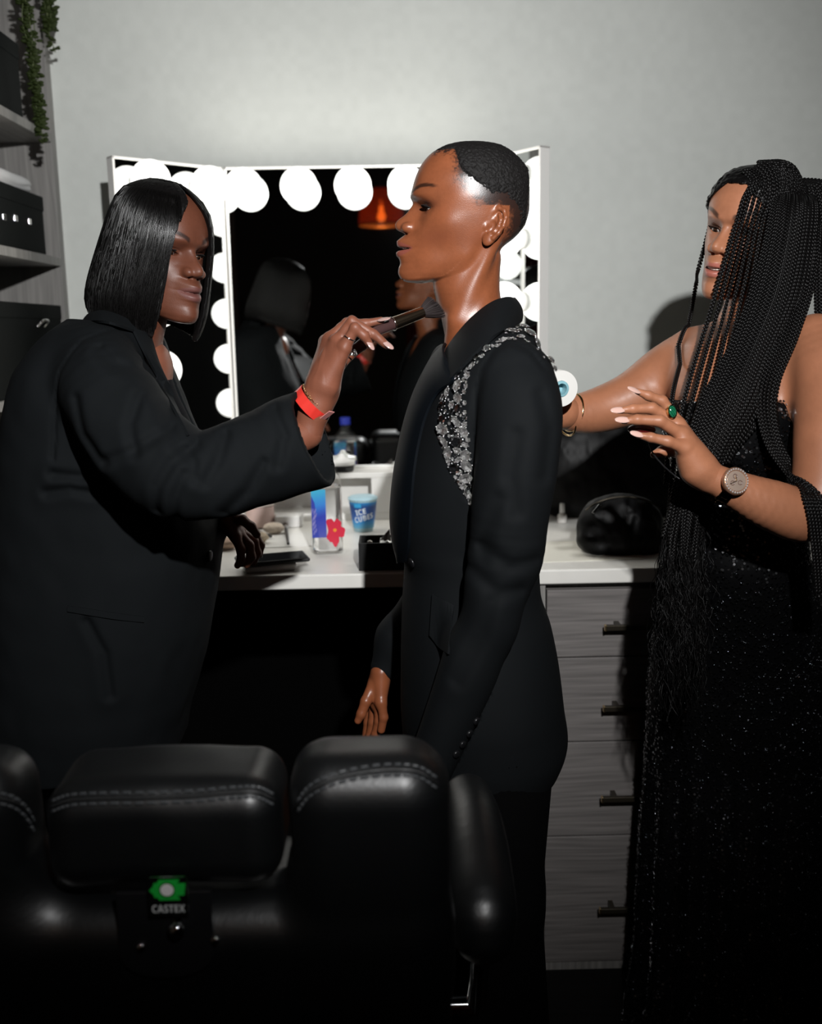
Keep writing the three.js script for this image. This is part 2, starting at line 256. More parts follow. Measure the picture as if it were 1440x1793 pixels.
function hit(f, px, py, d0 = 0.9, d1 = 2.6) {  // first surface point on the sight line, with its normal
  const a = P(px, py, 1), dir = a.sub(EYE).normalize(); let t = d0; for (let i = 0; i < 400 && t < d1; i++) { const p = EYE.clone().addScaledVector(dir, t), d = f(p.x, p.y, p.z); if (d < 0.0003) { const e = 0.002, n = V(f(p.x + e, p.y, p.z) - f(p.x - e, p.y, p.z), f(p.x, p.y + e, p.z) - f(p.x, p.y - e, p.z), f(p.x, p.y, p.z + e) - f(p.x, p.y, p.z - e)).normalize(); return { p, n }; } t += Math.max(d * 0.6, 0.0004); }
  return null;
}
function ribbon(A, B, opt = {}) {              // a cloth panel of some thickness between two edges
  const { seg = 24, cols = 6, thick = 0.003, bulge = 0 } = opt, ca = new THREE.CatmullRomCurve3(A), cb = new THREE.CatmullRomCurve3(B), grid = [];
  for (let i = 0; i <= seg; i++) { const a = ca.getPoint(i / seg), b = cb.getPoint(i / seg), row = []; for (let j = 0; j <= cols; j++) row.push(a.clone().lerp(b, j / cols)); grid.push(row); }
  const nor = (i, j) => { const a = grid[Math.min(i + 1, seg)][j].clone().sub(grid[Math.max(i - 1, 0)][j]), b = grid[i][Math.min(j + 1, cols)].clone().sub(grid[i][Math.max(j - 1, 0)]); const n = a.cross(b).normalize(); if (n.z < 0) n.negate(); return n; };
  const pos = [], idx = [], uv = [], nn = grid.map((r, i) => r.map((_, j) => nor(i, j)));
  for (const s of [1, 0]) for (let i = 0; i <= seg; i++) for (let j = 0; j <= cols; j++) { const t = j / cols, p = grid[i][j].clone().addScaledVector(nn[i][j], s * thick + bulge * 4 * t * (1 - t)); pos.push(p.x, p.y, p.z); uv.push(p.x, p.y); }
  const S = (seg + 1) * (cols + 1), id = (s, i, j) => s * S + i * (cols + 1) + j, q = (a, b, c, d) => idx.push(a, b, c, a, c, d);
  for (let i = 0; i < seg; i++) for (let j = 0; j < cols; j++) { q(id(0, i, j), id(0, i + 1, j), id(0, i + 1, j + 1), id(0, i, j + 1)); q(id(1, i, j), id(1, i, j + 1), id(1, i + 1, j + 1), id(1, i + 1, j)); }
  for (let i = 0; i < seg; i++) { q(id(0, i, 0), id(1, i, 0), id(1, i + 1, 0), id(0, i + 1, 0)); q(id(0, i, cols), id(0, i + 1, cols), id(1, i + 1, cols), id(1, i, cols)); }
  for (let j = 0; j < cols; j++) { q(id(0, 0, j), id(0, 0, j + 1), id(1, 0, j + 1), id(1, 0, j)); q(id(0, seg, j), id(1, seg, j), id(1, seg, j + 1), id(0, seg, j + 1)); }
  const g = new THREE.BufferGeometry(); g.setAttribute('position', new THREE.Float32BufferAttribute(pos, 3)); g.setAttribute('uv', new THREE.Float32BufferAttribute(uv, 2)); g.setIndex(idx); return toCreasedNormals(g, 0.7);
}
// ---------------------------------------------------------------- a head, in its own frame: x to the side, y up, z out of the face; units of about 0.9 mm
const HC = { // tables over height
  C: curve([[149, -5], [147.5, 20], [145, 31], [138.6, 50], [126, 70], [105, 87], [77, 98.5], [56, 102.5], [44.5, 100], [36, 105], [26, 113.5], [13, 129.5], [7, 132.3], [1, 130.5], [-3, 126], [-7, 116], [-9, 114.5], [-13, 119], [-17, 125], [-22, 130], [-28, 129.5], [-31.5, 127], [-34.6, 122], [-37.5, 127], [-42, 131.5], [-47, 130.5], [-52, 126.5], [-60, 124.5], [-69, 127.5], [-77, 128.5], [-84, 126], [-88.6, 122.5], [-93, 114], [-95.6, 96]]),
  Lat: curve([[149, -5], [147.5, 20], [145, 31], [138.6, 50], [126, 70], [105, 87], [77, 98], [56, 100], [44, 97], [30, 93], [15, 91], [0, 92], [-20, 96], [-40, 101], [-60, 107], [-77, 111], [-88, 108], [-93, 102], [-95.6, 94]]),
  W: curve([[149, 1], [147.5, 17], [145, 29], [140, 42], [126, 59], [105, 71], [77, 78], [50, 79], [20, 76], [0, 73], [-20, 69], [-40, 64], [-60, 57], [-77, 47], [-86, 38], [-92, 27], [-95.6, 12]]),
  B: curve([[149, -8], [147, -33], [140, -61], [122, -86], [95, -106], [65, -111], [37, -111], [9, -105], [-16, -86], [-41, -50], [-60, -20], [-72, 0], [-84, 22], [-89, 45], [-95.6, 82]]),
  zc: curve([[149, -6], [100, -8], [50, -10], [0, -6], [-30, 4], [-50, 14], [-70, 28], [-84, 50], [-89, 68], [-95.6, 88]]),
  bw: curve([[80, 40], [56, 20], [44, 11], [26, 13], [13, 15.5], [4, 19], [-5, 20], [-11, 21], [-20, 24], [-45, 24], [-60, 27], [-80, 27], [-95, 26]]),
};
function makeHead(o = {}) {
  const { lidUp = 5, lidLow = -4.5, slit = 2.2, mouthOpen = 2.5, noseW = 1, fullLip = 0 } = o;
  const g2 = (x, s) => Math.exp(-x * x / (s * s));
  const EX = 33, EY = 31, EZ = 64, ER = 13.5;
  // ear
  const e1 = V(0, 0.913, -0.408), e2 = V(0.42, -0.37, -0.828).normalize(), e3 = e1.clone().cross(e2).normalize(); if (e3.x < 0) e3.negate();
  const eo = V(70, -4, -38), ep = (a, b, c = 0) => eo.clone().addScaledVector(e1, a).addScaledVector(e2, b).addScaledVector(e3, c);
  const eq = new THREE.Quaternion().setFromRotationMatrix(new THREE.Matrix4().makeBasis(e1, e2, e3.clone()));
  if (e1.clone().cross(e2).dot(e3) < 0) { const m = new THREE.Matrix4().makeBasis(e1, e2.clone().negate(), e3); eq.setFromRotationMatrix(m); }
  const helix = chain([[ep(0, -7, 1), 2.6], [ep(10, -13, 3), 3.2], [ep(22, -12, 4), 3.6], [ep(31, -3, 5), 3.8], [ep(30, 8, 6), 3.8], [ep(20, 16, 7), 3.8], [ep(5, 18, 7), 3.6], [ep(-10, 14, 6), 3.4], [ep(-20, 9, 5), 3.8]], 3);
  const anti = chain([[ep(21, 3, 5), 3], [ep(13, 9, 6), 3.4], [ep(2, 10, 6.5), 3.4], [ep(-9, 6, 6), 3.4], [ep(-15, 0, 5), 4]], 3);
  const plate = ell(ep(2, 2, 1), V(30, 17, 4.5), eq), lobe = ell(ep(-24, 0, 3), V(12, 10, 5.5), eq), concha = ell(ep(-3, -2, 9), V(13, 9, 9), eq), fossa = ell(ep(20, -3, 8), V(7, 6, 4), eq), tragus = ell(ep(-5, -13, 4), V(7, 4.5, 5), eq), root = ell(ep(0, -6, -6), V(26, 12, 8), eq);
  const alaL = ell(V(14.5 * noseW, 1.5, 109), V(9, 9.5, 13)), nost = ell(V(9.5 * noseW, -7.5, 115.5), V(4.6, 4.2, 7.5));
  const f = (X, y, z) => {
    const x = Math.abs(X), yy = clamp(y, -95.6, 149), Wd = HC.W(yy), lat = HC.Lat(yy), B = HC.B(yy), zc = HC.zc(yy);
    const mz = 14 * Math.exp(-(((yy + 32) / 32) ** 2)), nw = HC.bw(yy) * (1 + (noseW - 1) * sstep(-12, -6, yy) * (1 - sstep(15, 30, yy)));
    let E = mz * Math.exp(-Math.pow(x / 38, 2.4)) + (HC.C(yy) - lat - mz) * Math.exp(-Math.pow(x / nw, 2.4));
    const front = sstep(zc, zc + 30, z);
    E += (-11 * g2(x - EX, 19) * g2(y - EY - 2, 12) - 4 * g2(x - 17, 8) * g2(y - 34, 12)   // eye sockets
      + 4.5 * g2(x - 30, 22) * g2(y - 58, 9)                                           // brow
      + 2.5 * g2(x - 48, 20) * g2(y + 10, 28) + 2.0 * g2(x - 30, 13) * g2(y + 9, 10)                                             // cheek bones
      - 2.5 * g2(x - 47, 17) * g2(y + 42, 22)                                          // hollows
      - 1.2 * g2(x - 31, 6) * g2(y + 28, 13)) * front;
    const lw = 1 + (4 * g2(y - 3, 20) * g2(z - 50, 26) - 4 * g2(y + 40, 20) * g2(z - 58, 24) - 2.5 * g2(y - 52, 14) * g2(z - 58, 22) + 3 * g2(y + 56, 16) * g2(z - 8, 20)) / 70;
    const zz = z - E * front - 0, D = zz > zc ? lat - zc : zc - B, n = zz > zc ? 2.25 : 2.1;
    const q = Math.pow(Math.pow(x / (Wd * lw), n) + Math.pow(Math.abs(zz - zc) / D, n), 1 / n);
    let d = (q - 1) * Math.min(Wd, D) * 0.9; d = Math.max(d, y - 149, -95.6 - y);
    if (z > 90) { d = smin(d, alaL(x, y, z), 5); d = smax(d, -nost(x, y, z), 2.2);
      // line between the lips
      const mw = 26, m = Math.abs(y + 34.6 - 0.0016 * x * x * -1) - (mouthOpen + 0.2) * Math.max(0, 1 - (x / mw) ** 2); d = smax(d, -Math.max(m, 96 - z, x - mw), 1.5); }
    // eyes
    const dx = x - EX, dy = y - EY, dz = z - EZ, r2 = dx * dx + dy * dy + dz * dz;
    if (r2 < 900) { d = smin(d, Math.sqrt(r2) - (ER + 1.6), 4); const t = 1 - (dx / 15) ** 2, up = lidUp * t + dx * 0.06, low = lidLow * t + dx * 0.06; d = smax(d, -Math.max(dy - up, low - dy, Math.abs(dx) - 15, 4 - dz), 1.0);
      if (lidUp > 1) d += 1.1 * g2(dy - lidUp * 1.9 * (1 - (dx / 24) ** 2), 1.5) * g2(dx, 14) * (dz > 0 ? 1 : 0); }
    // ears
    if (x > 48 && z < 10) { let e = Math.min(plate(x, y, z), 99); e = smin(e, lobe(x, y, z), 5); e = smin(e, root(x, y, z), 6); e = smax(e, -concha(x, y, z), 2.5); e = smax(e, -fossa(x, y, z), 3); e = smin(e, helix(x, y, z), 2); e = smin(e, anti(x, y, z), 2.5); e = smin(e, tragus(x, y, z), 3); d = smin(d, e, 4); }
    return d;
  };
  const lip = (x, y, z) => { // 0..1
    x = Math.abs(x); if (z < 85 || x > 30) return 0; const t = 1 - (x / 28) ** 2; const up = -34 + 13.5 * t - 2.5 * g2(x, 4), low = -34 - 15.5 * Math.sqrt(Math.max(t, 0)); return sstep(low - 1.2, low + 1.2, y) * (1 - sstep(up - 1.2, up + 1.2, y)); };
  const brow = (x, y, z) => { x = Math.abs(x); if (z < 20 || x < 12 || x > 66) return 0; const t = (x - 14) / 50, c = 58 + 13 * Math.sin(clamp(t, 0, 1) * 2.3) - 2 * t, w = lerp(5.2, 2.6, clamp(t, 0, 1)); return (1 - sstep(w * 0.6, w * 1.25, Math.abs(y - c))) * sstep(12, 18, x) * (1 - sstep(58, 66, x)); };
  const lid = (x, y, z) => { x = Math.abs(x); const dx = x - EX, dy = y - EY; return z > 55 ? g2(dx - 3, 20) * g2(dy - 6, 9) : 0; };
  return { f, lip, brow, lid, eye: { EX, EY, EZ, ER }, lidUp, lidLow };
}
// frame of a head: yaw turns the face towards the lens from a pure profile
function headFrame(side, px, py, depth, k, yaw, pitch, roll) {
  const o = P(px, py, depth), sc = (P(px, py - 100, depth).y - P(px, py + 100, depth).y) / 200 * k, R = Math.PI / 180;
  let z = V(side, 0, 0), y = V(0, 1, 0), x = V(0, 0, 1);     // local x towards the lens
  const p = pitch * R, ro = roll * R, yw = yaw * R;
  // local point (lx, ly, lz) -> (forward, up, near)
  const map = (lx, ly, lz) => { const y1 = ly * Math.cos(p) - lz * Math.sin(p), z1 = ly * Math.sin(p) + lz * Math.cos(p), x2 = lx * Math.cos(ro) + y1 * Math.sin(ro), y2 = -lx * Math.sin(ro) + y1 * Math.cos(ro); return [z1 * Math.cos(yw) - x2 * Math.sin(yw), y2, z1 * Math.sin(yw) + x2 * Math.cos(yw)]; };
  const axis = (a, b, c) => { const [f, u, n] = map(a, b, c); return z.clone().multiplyScalar(f).addScaledVector(y, u).addScaledVector(x, n); };
  const ax = axis(1, 0, 0), ay = axis(0, 1, 0), az = axis(0, 0, 1);
  return { o, sc, ax, ay, az, toWorld: (a, b, c) => o.clone().addScaledVector(ax, a * sc).addScaledVector(ay, b * sc).addScaledVector(az, c * sc),
    local: (X, Y, Z, out) => { const dx = (X - o.x) / sc, dy = (Y - o.y) / sc, dz = (Z - o.z) / sc; out[0] = dx * ax.x + dy * ax.y + dz * ax.z; out[1] = dx * ay.x + dy * ay.y + dz * ay.z; out[2] = dx * az.x + dy * az.y + dz * az.z; },
    matrix: () => new THREE.Matrix4().makeBasis(ax.clone().multiplyScalar(sc), ay.clone().multiplyScalar(sc), az.clone().multiplyScalar(sc)).setPosition(o) };
}
function headSDF(h, fr) { const t = [0, 0, 0]; return (x, y, z) => { fr.local(x, y, z, t); return h.f(t[0], t[1], t[2]) * fr.sc; }; }
M.eyeWhite = phys(0xffffff, 0.15, { vertexColors: true });
M.lash = std(lin(0.006, 0.005, 0.005), 0.7);
M.teeth = phys(lin(0.72, 0.68, 0.6), 0.2);
function addEyes(parent, h, fr, lookX = 0, lookY = 0, lashLen = 7) {
  const { EX, EY, EZ, ER } = h.eye;
  for (const s of [1, -1]) {
    const g = new THREE.SphereGeometry(ER * fr.sc, 32, 24), p = g.attributes.position, c = new Float32Array(p.count * 3), look = fr.az.clone().addScaledVector(fr.ax, lookX).addScaledVector(fr.ay, lookY).normalize();
    for (let i = 0; i < p.count; i++) { const d = V(p.getX(i), p.getY(i), p.getZ(i)).normalize().dot(look), a = Math.acos(clamp(d, -1, 1)); const col = a < 0.2 ? [0.004, 0.003, 0.003] : a < 0.46 ? [0.03, 0.014, 0.008] : a < 0.52 ? [0.012, 0.008, 0.006] : [0.45, 0.40, 0.37]; c.set(col, 3 * i); }
    g.setAttribute('color', new THREE.BufferAttribute(c, 3)); const o = fr.toWorld(s * EX, EY, EZ); g.translate(o.x, o.y, o.z); mesh('eye', g, M.eyeWhite, parent);
    const L = []; for (let k = 0; k <= 16; k++) { const dx = -13 + 26 * k / 16, t = 1 - (dx / 15) ** 2, dy = h.lidUp * t + dx * 0.06, dz = Math.sqrt(Math.max(4, (ER + 1.6) ** 2 - dx * dx - dy * dy)); const q = (e, up, out) => fr.toWorld(s * (EX + dx + e), EY + dy + up, EZ + dz + out); const dr = h.lidUp < 1 ? -0.25 : 0.35; L.push(tube([q(0, 0, 0), q(dx * 0.08, dr * lashLen * 0.6, lashLen * 0.6), q(dx * 0.2, lashLen * (dr + 0.25), lashLen)], 0.55 * fr.sc, 4, 4)); }
    const lp = []; for (let k = 0; k <= 12; k++) { const dx = -14.5 + 29 * k / 12, t = 1 - (dx / 15) ** 2, dy = h.lidUp * t + dx * 0.06, dz = Math.sqrt(Math.max(4, (ER + 1.9) ** 2 - dx * dx - dy * dy)); lp.push(fr.toWorld(s * (EX + dx), EY + dy, EZ + dz)); } L.push(tube(lp, 0.9 * fr.sc, 16, 5));
    mesh('eyelashes', L, M.lash, parent);
  }
}
function addTeeth(parent, fr, y = -32.5, h = 3.2) { const L = []; for (let k = -4; k <= 4; k++) { const x = k * 5.4, z = 119 - 0.035 * x * x; const g = new RoundedBoxGeometry(5.2 * fr.sc, 2 * h * fr.sc, 4 * fr.sc, 2, 1 * fr.sc); g.applyMatrix4(new THREE.Matrix4().makeBasis(fr.ax, fr.ay, fr.az).setPosition(fr.toWorld(x, y, z - 1.5))); L.push(g); } mesh('teeth', L, M.teeth, parent); }
function skinMat(rough = 0.4, coat = 0.25) { return phys(0xffffff, rough, { vertexColors: true, clearcoat: coat, clearcoatRoughness: 0.32, specularIntensity: 0.7, bumpMap: M.skinBump, bumpScale: 0.00012 }); }
M.skinBump = dataTex(256, 256, (x, y) => { const g = 255 * (0.5 * periodic(x, y, 90, 90, 11) + 0.5 * periodic(x, y, 128, 128, 12)); return [g, g, g]; }, false, 12);
function boundsOf(pts, pad) { const b = new THREE.Box3(); pts.forEach(p => b.expandByPoint(p)); return b.expandByScalar(pad); }
// a hand: wrist, list of finger chains (world points with radii)
function handSDF(wrist, fingers, palm, k = 0.006) {
  const fs = fingers.map(f => chain(f, 0.004)), ps = palm.map(p => chain(p, 0.012));
  return (x, y, z) => { let p = ps[0](x, y, z); for (let i = 1; i < ps.length; i++) p = smin(p, ps[i](x, y, z), 0.016); let d = p; let f0 = 1e9; for (const f of fs) { const v = f(x, y, z); f0 = Math.min(f0, v); } return smin(d, f0, k); };
}
function nails(parent, list, mat, fr) { for (const [tip, base, out, w, l] of list) { const d = tip.clone().sub(base).normalize(), n = out.clone().addScaledVector(d, -out.dot(d)).normalize(), s = d.clone().cross(n); const g = new THREE.SphereGeometry(1, 14, 8); g.scale(w, l, 0.0016); g.applyMatrix4(new THREE.Matrix4().makeBasis(s, d, n).setPosition(tip)); mesh('fingernail', g, mat, parent); } }
// ---------------------------------------------------------------- strands and braids
function strands(lines, rad, sides = 3) {      // many thin tapering tubes in one geometry
  let nv = 0, ni = 0; for (const l of lines) { nv += l.length * sides; ni += (l.length - 1) * sides * 6; }
  const pos = new Float32Array(nv * 3), nor = new Float32Array(nv * 3), idx = new Uint32Array(ni); let v = 0, k = 0; const t = V(0, 0, 0), a = V(0, 0, 0), b = V(0, 0, 0);
  for (const l of lines) { const n = l.length, base = v / 3; const rr0 = Array.isArray(rad) ? rad[0] + (rad[1] - rad[0]) * hash3(n, (l[0].x * 1e5) | 0, (l[0].y * 1e5) | 0) : rad;
    for (let i = 0; i < n; i++) { t.copy(l[Math.min(i + 1, n - 1)]).sub(l[Math.max(i - 1, 0)]).normalize(); a.set(0.31, 0.2, 0.93).cross(t).normalize(); b.copy(t).cross(a); const r = rr0 * (i === n - 1 ? 0.25 : 1);
      for (let s = 0; s < sides; s++) { const q = s / sides * 6.2832, c = Math.cos(q), e = Math.sin(q), nx = a.x * c + b.x * e, ny = a.y * c + b.y * e, nz = a.z * c + b.z * e; pos[v] = l[i].x + nx * r; nor[v++] = nx; pos[v] = l[i].y + ny * r; nor[v++] = ny; pos[v] = l[i].z + nz * r; nor[v++] = nz; } }
    for (let i = 0; i < n - 1; i++) for (let s = 0; s < sides; s++) { const p = base + i * sides + s, q = base + i * sides + (s + 1) % sides; idx[k++] = p; idx[k++] = q; idx[k++] = p + sides; idx[k++] = q; idx[k++] = q + sides; idx[k++] = p + sides; } }
  const g = new THREE.BufferGeometry(); g.setAttribute('position', new THREE.BufferAttribute(pos, 3)); g.setAttribute('normal', new THREE.BufferAttribute(nor, 3)); g.setIndex(new THREE.BufferAttribute(idx, 1)); return g;
}
function resample(pts, step) { const c = new THREE.CatmullRomCurve3(pts, false, 'centripetal'), n = Math.max(2, Math.round(c.getLength() / step)); return c.getSpacedPoints(n); }
// ---------------------------------------------------------------- woman in the middle: black jacket, crystals over the shoulder
M.suit = phys(lin(0.0040, 0.0049, 0.0057), 0.8, { specularIntensity: 0.25, bumpMap: dataTex(128, 128, (x, y, i, j) => { const g = ((i >> 1) + (j >> 1)) % 2 ? 150 : 105; return [g, g, g]; }, false, 14), bumpScale: 0.0003 });
M.satin = phys(lin(0.003, 0.0042, 0.0058), 0.5, { specularIntensity: 0.12 });
M.trousers = phys(lin(0.0018, 0.0018, 0.002), 0.9, { specularIntensity: 0.15 });
M.skinMid = skinMat(0.36, 0.2);
let mJacketSDF;
{
  const g = thing('person', 'woman with cropped black hair in black jacket with crystal shoulder trim, in profile', 'person');
  const D = 1.62, h = makeHead({ lidUp: 1.6, lidLow: -4.4, mouthOpen: 2.9 }), fr = headFrame(-1, 820, 400, D, 1, 2, 0, 0), hs = headSDF(h, fr);
  const N = (a, b, d = D) => P(a, b, d), r = px => px * PX(D);
  const neckRows = pxRows([[430, 772, 884, D, r(50)], [470, 760, 876, D, r(50)], [500, 759, 875, D, r(51)], [524, 764, 877, D, r(52)], [545, 770, 882, D, r(54)], [575, 777, 900, D, r(62)], [610, 783, 925, D, r(80)], [660, 790, 930, D, r(120)]]);
  const neck = loft(neckRows, 2.1, 0.03);
  const scm = chain([[fr.toWorld(52, -30, -40), r(9)], [N(800, 560, D - 0.035), r(9)], [N(788, 610, D - 0.01), r(8)]], 0.02);
  const hair2 = [[78, 128], [40, 148], [-8, 158], [-60, 150], [-110, 120], [-125, 60], [-120, 0], [-95, -36], [-67, -38], [-71, -6], [-69, 20], [-48, 33], [-28, 30], [-16, 40], [4, 62], [19, 77], [27, 97], [32, 125], [52, 125]];
  const inHair = (u, v) => { let d = 1e9, s = 1; for (let i = 0, j = hair2.length - 1; i < hair2.length; j = i++) { const [ax, ay] = hair2[i], [bx, by] = hair2[j], ex = bx - ax, ey = by - ay, wx = u - ax, wy = v - ay, t = clamp((wx * ex + wy * ey) / (ex * ex + ey * ey), 0, 1), qx = wx - ex * t, qy = wy - ey * t; d = Math.min(d, qx * qx + qy * qy); const c1 = v >= ay, c2 = v < by, c3 = ex * wy > ey * wx; if ((c1 && c2 && c3) || (!c1 && !c2 && !c3)) s = -s; } return s * Math.sqrt(d); };
  const headNeck = (x, y, z) => smin(smin(hs(x, y, z), neck(x, y, z), 0.012), scm(x, y, z), 0.015);
  const t = [0, 0, 0], base = [0.215, 0.066, 0.027];
  const color = (x, y, z, out) => { fr.local(x, y, z, t); const [a, b, c] = t; let k = 1 + 0.10 * noise3(x * 60, y * 60, z * 60) + 0.06 * noise3(x * 300, y * 300, z * 300); let R = base[0] * k, G = base[1] * k, Bc = base[2] * k; const mix = (cr, cg, cb, w) => { R = lerp(R, cr, w); G = lerp(G, cg, w); Bc = lerp(Bc, cb, w); };
    mix(0.21, 0.058, 0.042, 0.9 * h.lip(a, b, c)); mix(0.02, 0.009, 0.006, 0.9 * h.brow(a, b, c)); mix(0.022, 0.009, 0.008, 0.9 * Math.min(1, 1.25 * h.lid(a, b, c)));
    mix(0.15, 0.042, 0.02, 0.5 * Math.exp(-(((Math.abs(a) - 55) / 18) ** 2) - ((b + 18) / 16) ** 2)); 
    if (b > -45 && c < 90) { const d = inHair(c, b) + 9 * noise3(x * 420, y * 420, z * 420); const w = Math.abs(a) > 58 && c < -14 && c > -66 && b < 32 && b > -40 ? 0 : 1 - sstep(-6, lerp(17, 6, sstep(70, 110, b)), d); mix(0.011, 0.009, 0.009, 0.93 * w); }
    out[0] = R; out[1] = G; out[2] = Bc; };
  const lo = fr.toWorld(0, 0, 0), headGeo = surfaceNets(headNeck, V(lo.x - 0.15, N(820, 640).y, -D - 0.135), V(lo.x + 0.145, N(820, 240).y, -D + 0.135), 0.0019, { color, slack: 1.9 });
  // hidden body, right hand
  const hd = 1.76, hw = N(662, 1180, hd), px = PX(hd);
  const fin = [
    [[N(664, 1232, hd - 0.012), 9.5 * px], [N(664, 1262, hd - 0.014), 8.5 * px], [N(658, 1285, hd - 0.01), 8 * px], [N(650, 1300, hd), 7 * px]],
    [[N(656, 1232, hd + 0.008), 9.5 * px], [N(653, 1264, hd + 0.006), 8.5 * px], [N(648, 1288, hd + 0.008), 8 * px], [N(642, 1304, hd + 0.01), 7 * px]],
    [[N(648, 1234, hd + 0.026), 9.5 * px], [N(645, 1264, hd + 0.026), 8.5 * px], [N(641, 1288, hd + 0.026), 7 * px]],
    [[N(668, 1230, hd - 0.03), 9 * px], [N(672, 1256, hd - 0.032), 8 * px], [N(668, 1278, hd - 0.03), 7 * px]],
    [[N(654, 1200, hd - 0.01), 11 * px], [N(641, 1228, hd - 0.026), 9.5 * px], [N(633, 1250, hd - 0.03), 8.5 * px], [N(627, 1262, hd - 0.03), 6.5 * px]]];
  const hand = handSDF(hw, fin, [[[N(672, 1160, hd), 16 * px], [N(662, 1200, hd), 16 * px], [N(660, 1234, hd - 0.008), 12 * px]], [[N(668, 1180, hd + 0.005), 14 * px], [N(650, 1234, hd + 0.022), 11 * px]], [[N(668, 1180, hd - 0.01), 14 * px], [N(667, 1230, hd - 0.026), 11 * px]]]);
  const skinOnly = (x, y, z, out) => { const k = 1 + 0.1 * noise3(x * 60, y * 60, z * 60); out[0] = base[0] * k * 1.1; out[1] = base[1] * k * 1.1; out[2] = base[2] * k * 1.1; };
  const handGeo = surfaceNets(hand, V(...boundsOf([N(610, 1150, hd), N(690, 1320, hd)], 0.06).min.toArray()), V(...boundsOf([N(610, 1150, hd), N(690, 1320, hd)], 0.06).max.toArray()), 0.0024, { color: skinOnly });
  const hip = N(860, 1290, D), sh = N(870, 680, D);
  const coreF = (x, y, z) => { let d = chain0(x, y, z); return d; };
  const legs = [-0.09, 0.09].map(o => chain([[V(hip.x, hip.y, -D + o), 0.06], [V(hip.x - 0.01, 0.48, -D + o), 0.045], [V(hip.x + 0.01, 0.1, -D + o), 0.035], [V(hip.x - 0.1, 0.075, -D + o), 0.03]], 0.03));
  const tor = chain([[N(852, 590, D), 0.05], [N(850, 700, D), 0.09], [N(838, 950, D), 0.085], [hip, 0.09]], 0.05);
  const arms = [chain([[N(900, 670, 1.70), 0.035], [N(850, 940, 1.77), 0.03], [N(705, 1105, 1.775), 0.02]], 0.02), chain([[N(900, 670, 1.52), 0.035], [N(885, 990, 1.45), 0.03], [N(770, 1290, 1.44), 0.022], [N(745, 1350, 1.44), 0.02]], 0.02)];
  const chain0 = (x, y, z) => { let d = tor(x, y, z); for (const a of [...legs, ...arms]) d = smin(d, a(x, y, z), 0.03); return d; };
  const coreGeo = surfaceNets(coreF, V(hip.x - 0.45, 0.01, -D - 0.3), V(hip.x + 0.3, sh.y + 0.16, -D + 0.3), 0.011, { color: skinOnly });
  const nd = 1.44, U = (x, y, o, rp) => [P(x, y, nd + o), rp * PX(nd)], nf = [0, 1, 2, 3].map(i => [U(738, 1412, -0.03 + i * 0.02, 10), U(730, 1446, -0.032 + i * 0.02, 9), U(732, 1476, -0.03 + i * 0.02, 8), U(738, 1498 - (i === 0 || i === 3 ? 12 : 0), -0.028 + i * 0.02, 7)]); nf.push([U(735, 1380, 0.02, 12), U(718, 1402, 0.03, 10), U(710, 1426, 0.03, 8)]);
  const nHand = handSDF(null, nf, [[U(756, 1335, 0, 24), U(748, 1370, 0, 22), U(740, 1406, 0, 14)], [U(748, 1370, 0, 20), U(738, 1408, -0.026, 12)], [U(748, 1370, 0, 20), U(738, 1408, 0.026, 12)]]), nB = boundsOf([P(690, 1310, nd), P(780, 1510, nd)], 0.06), nGeo = surfaceNets(nHand, nB.min, nB.max, 0.0035, { color: skinOnly });
  mesh('body', mergeKeep([headGeo, handGeo, nGeo, coreGeo]), M.skinMid, g);
  addEyes(g, h, fr, 0.1, -0.35, 8); addTeeth(g, fr, -31.5, 3);
  // cropped hair: a thin curly layer
  const hairF = (x, y, z) => { fr.local(x, y, z, t); const [a, b, c] = t; const e = inHair(c, b); const nz = 0.0011 * noise3(x * 420, y * 420, z * 420) + 0.0006 * noise3(x * 800, y * 800, z * 800); return smax(hs(x, y, z) - 0.0020 - nz + 0.0046 * sstep(-10 - 26 * (1 - sstep(50, 100, b)), 0, e), e * fr.sc, 0.003); };
  const hg = surfaceNets(hairF, V(lo.x - 0.1, fr.toWorld(0, -45, 0).y, -D - 0.1), V(lo.x + 0.13, fr.toWorld(0, 160, 0).y, -D + 0.1), 0.0018, { slack: 1.8 });
  mesh('hair', hg, phys(lin(0.006, 0.0052, 0.005), 0.7, { specularIntensity: 0.45 }), g).userData.label = 'tightly cropped black hair';
  // jacket
  const dj = D, q = 0.165;
  const rows = pxRows([[572, 835, 925, D, 0.10], [600, 800, 938, D, 0.17], [640, 772, 950, D, 0.19], [700, 738, 962, D, 0.185], [760, 716, 966, D, 0.175], [830, 698, 962, D, 0.165], [900, 692, 952, D, 0.152], [950, 699, 945, D, 0.145], [985, 708, 942, D, 0.145], [1030, 706, 944, D, 0.15], [1090, 703, 962, D, 0.165], [1160, 701, 976, D, 0.18], [1230, 702, 984, D, 0.19], [1280, 706, 990, D, 0.19], [1320, 720, 976, D, 0.185], [1352, 745, 940, D, 0.17], [1375, 770, 915, D, 0.15]]);
  const torso = loft(rows, 2.25, 0.012);
  const A = (x, y, d, rp) => [P(x, y, d), rp * PX(d)];
  const sleeve = chainS([A(898, 668, 1.475, 72), A(908, 720, 1.45, 75), A(906, 800, 1.435, 74), A(895, 900, 1.43, 70), A(884, 985, 1.43, 62), A(858, 1080, 1.43, 55), A(815, 1190, 1.435, 51), A(775, 1290, 1.44, 47), A(752, 1345, 1.44, 44)]);
  const farSleeve = chain([A(890, 680, 1.72, 66), A(850, 900, 1.80, 56), A(790, 1000, 1.80, 52), A(698, 1118, 1.775, 36), A(676, 1168, 1.765, 28)], 0.03);
  const wEnd = P(745, 1362, 1.44), wDir = P(752, 1345, 1.44).sub(P(775, 1290, 1.44)).normalize();
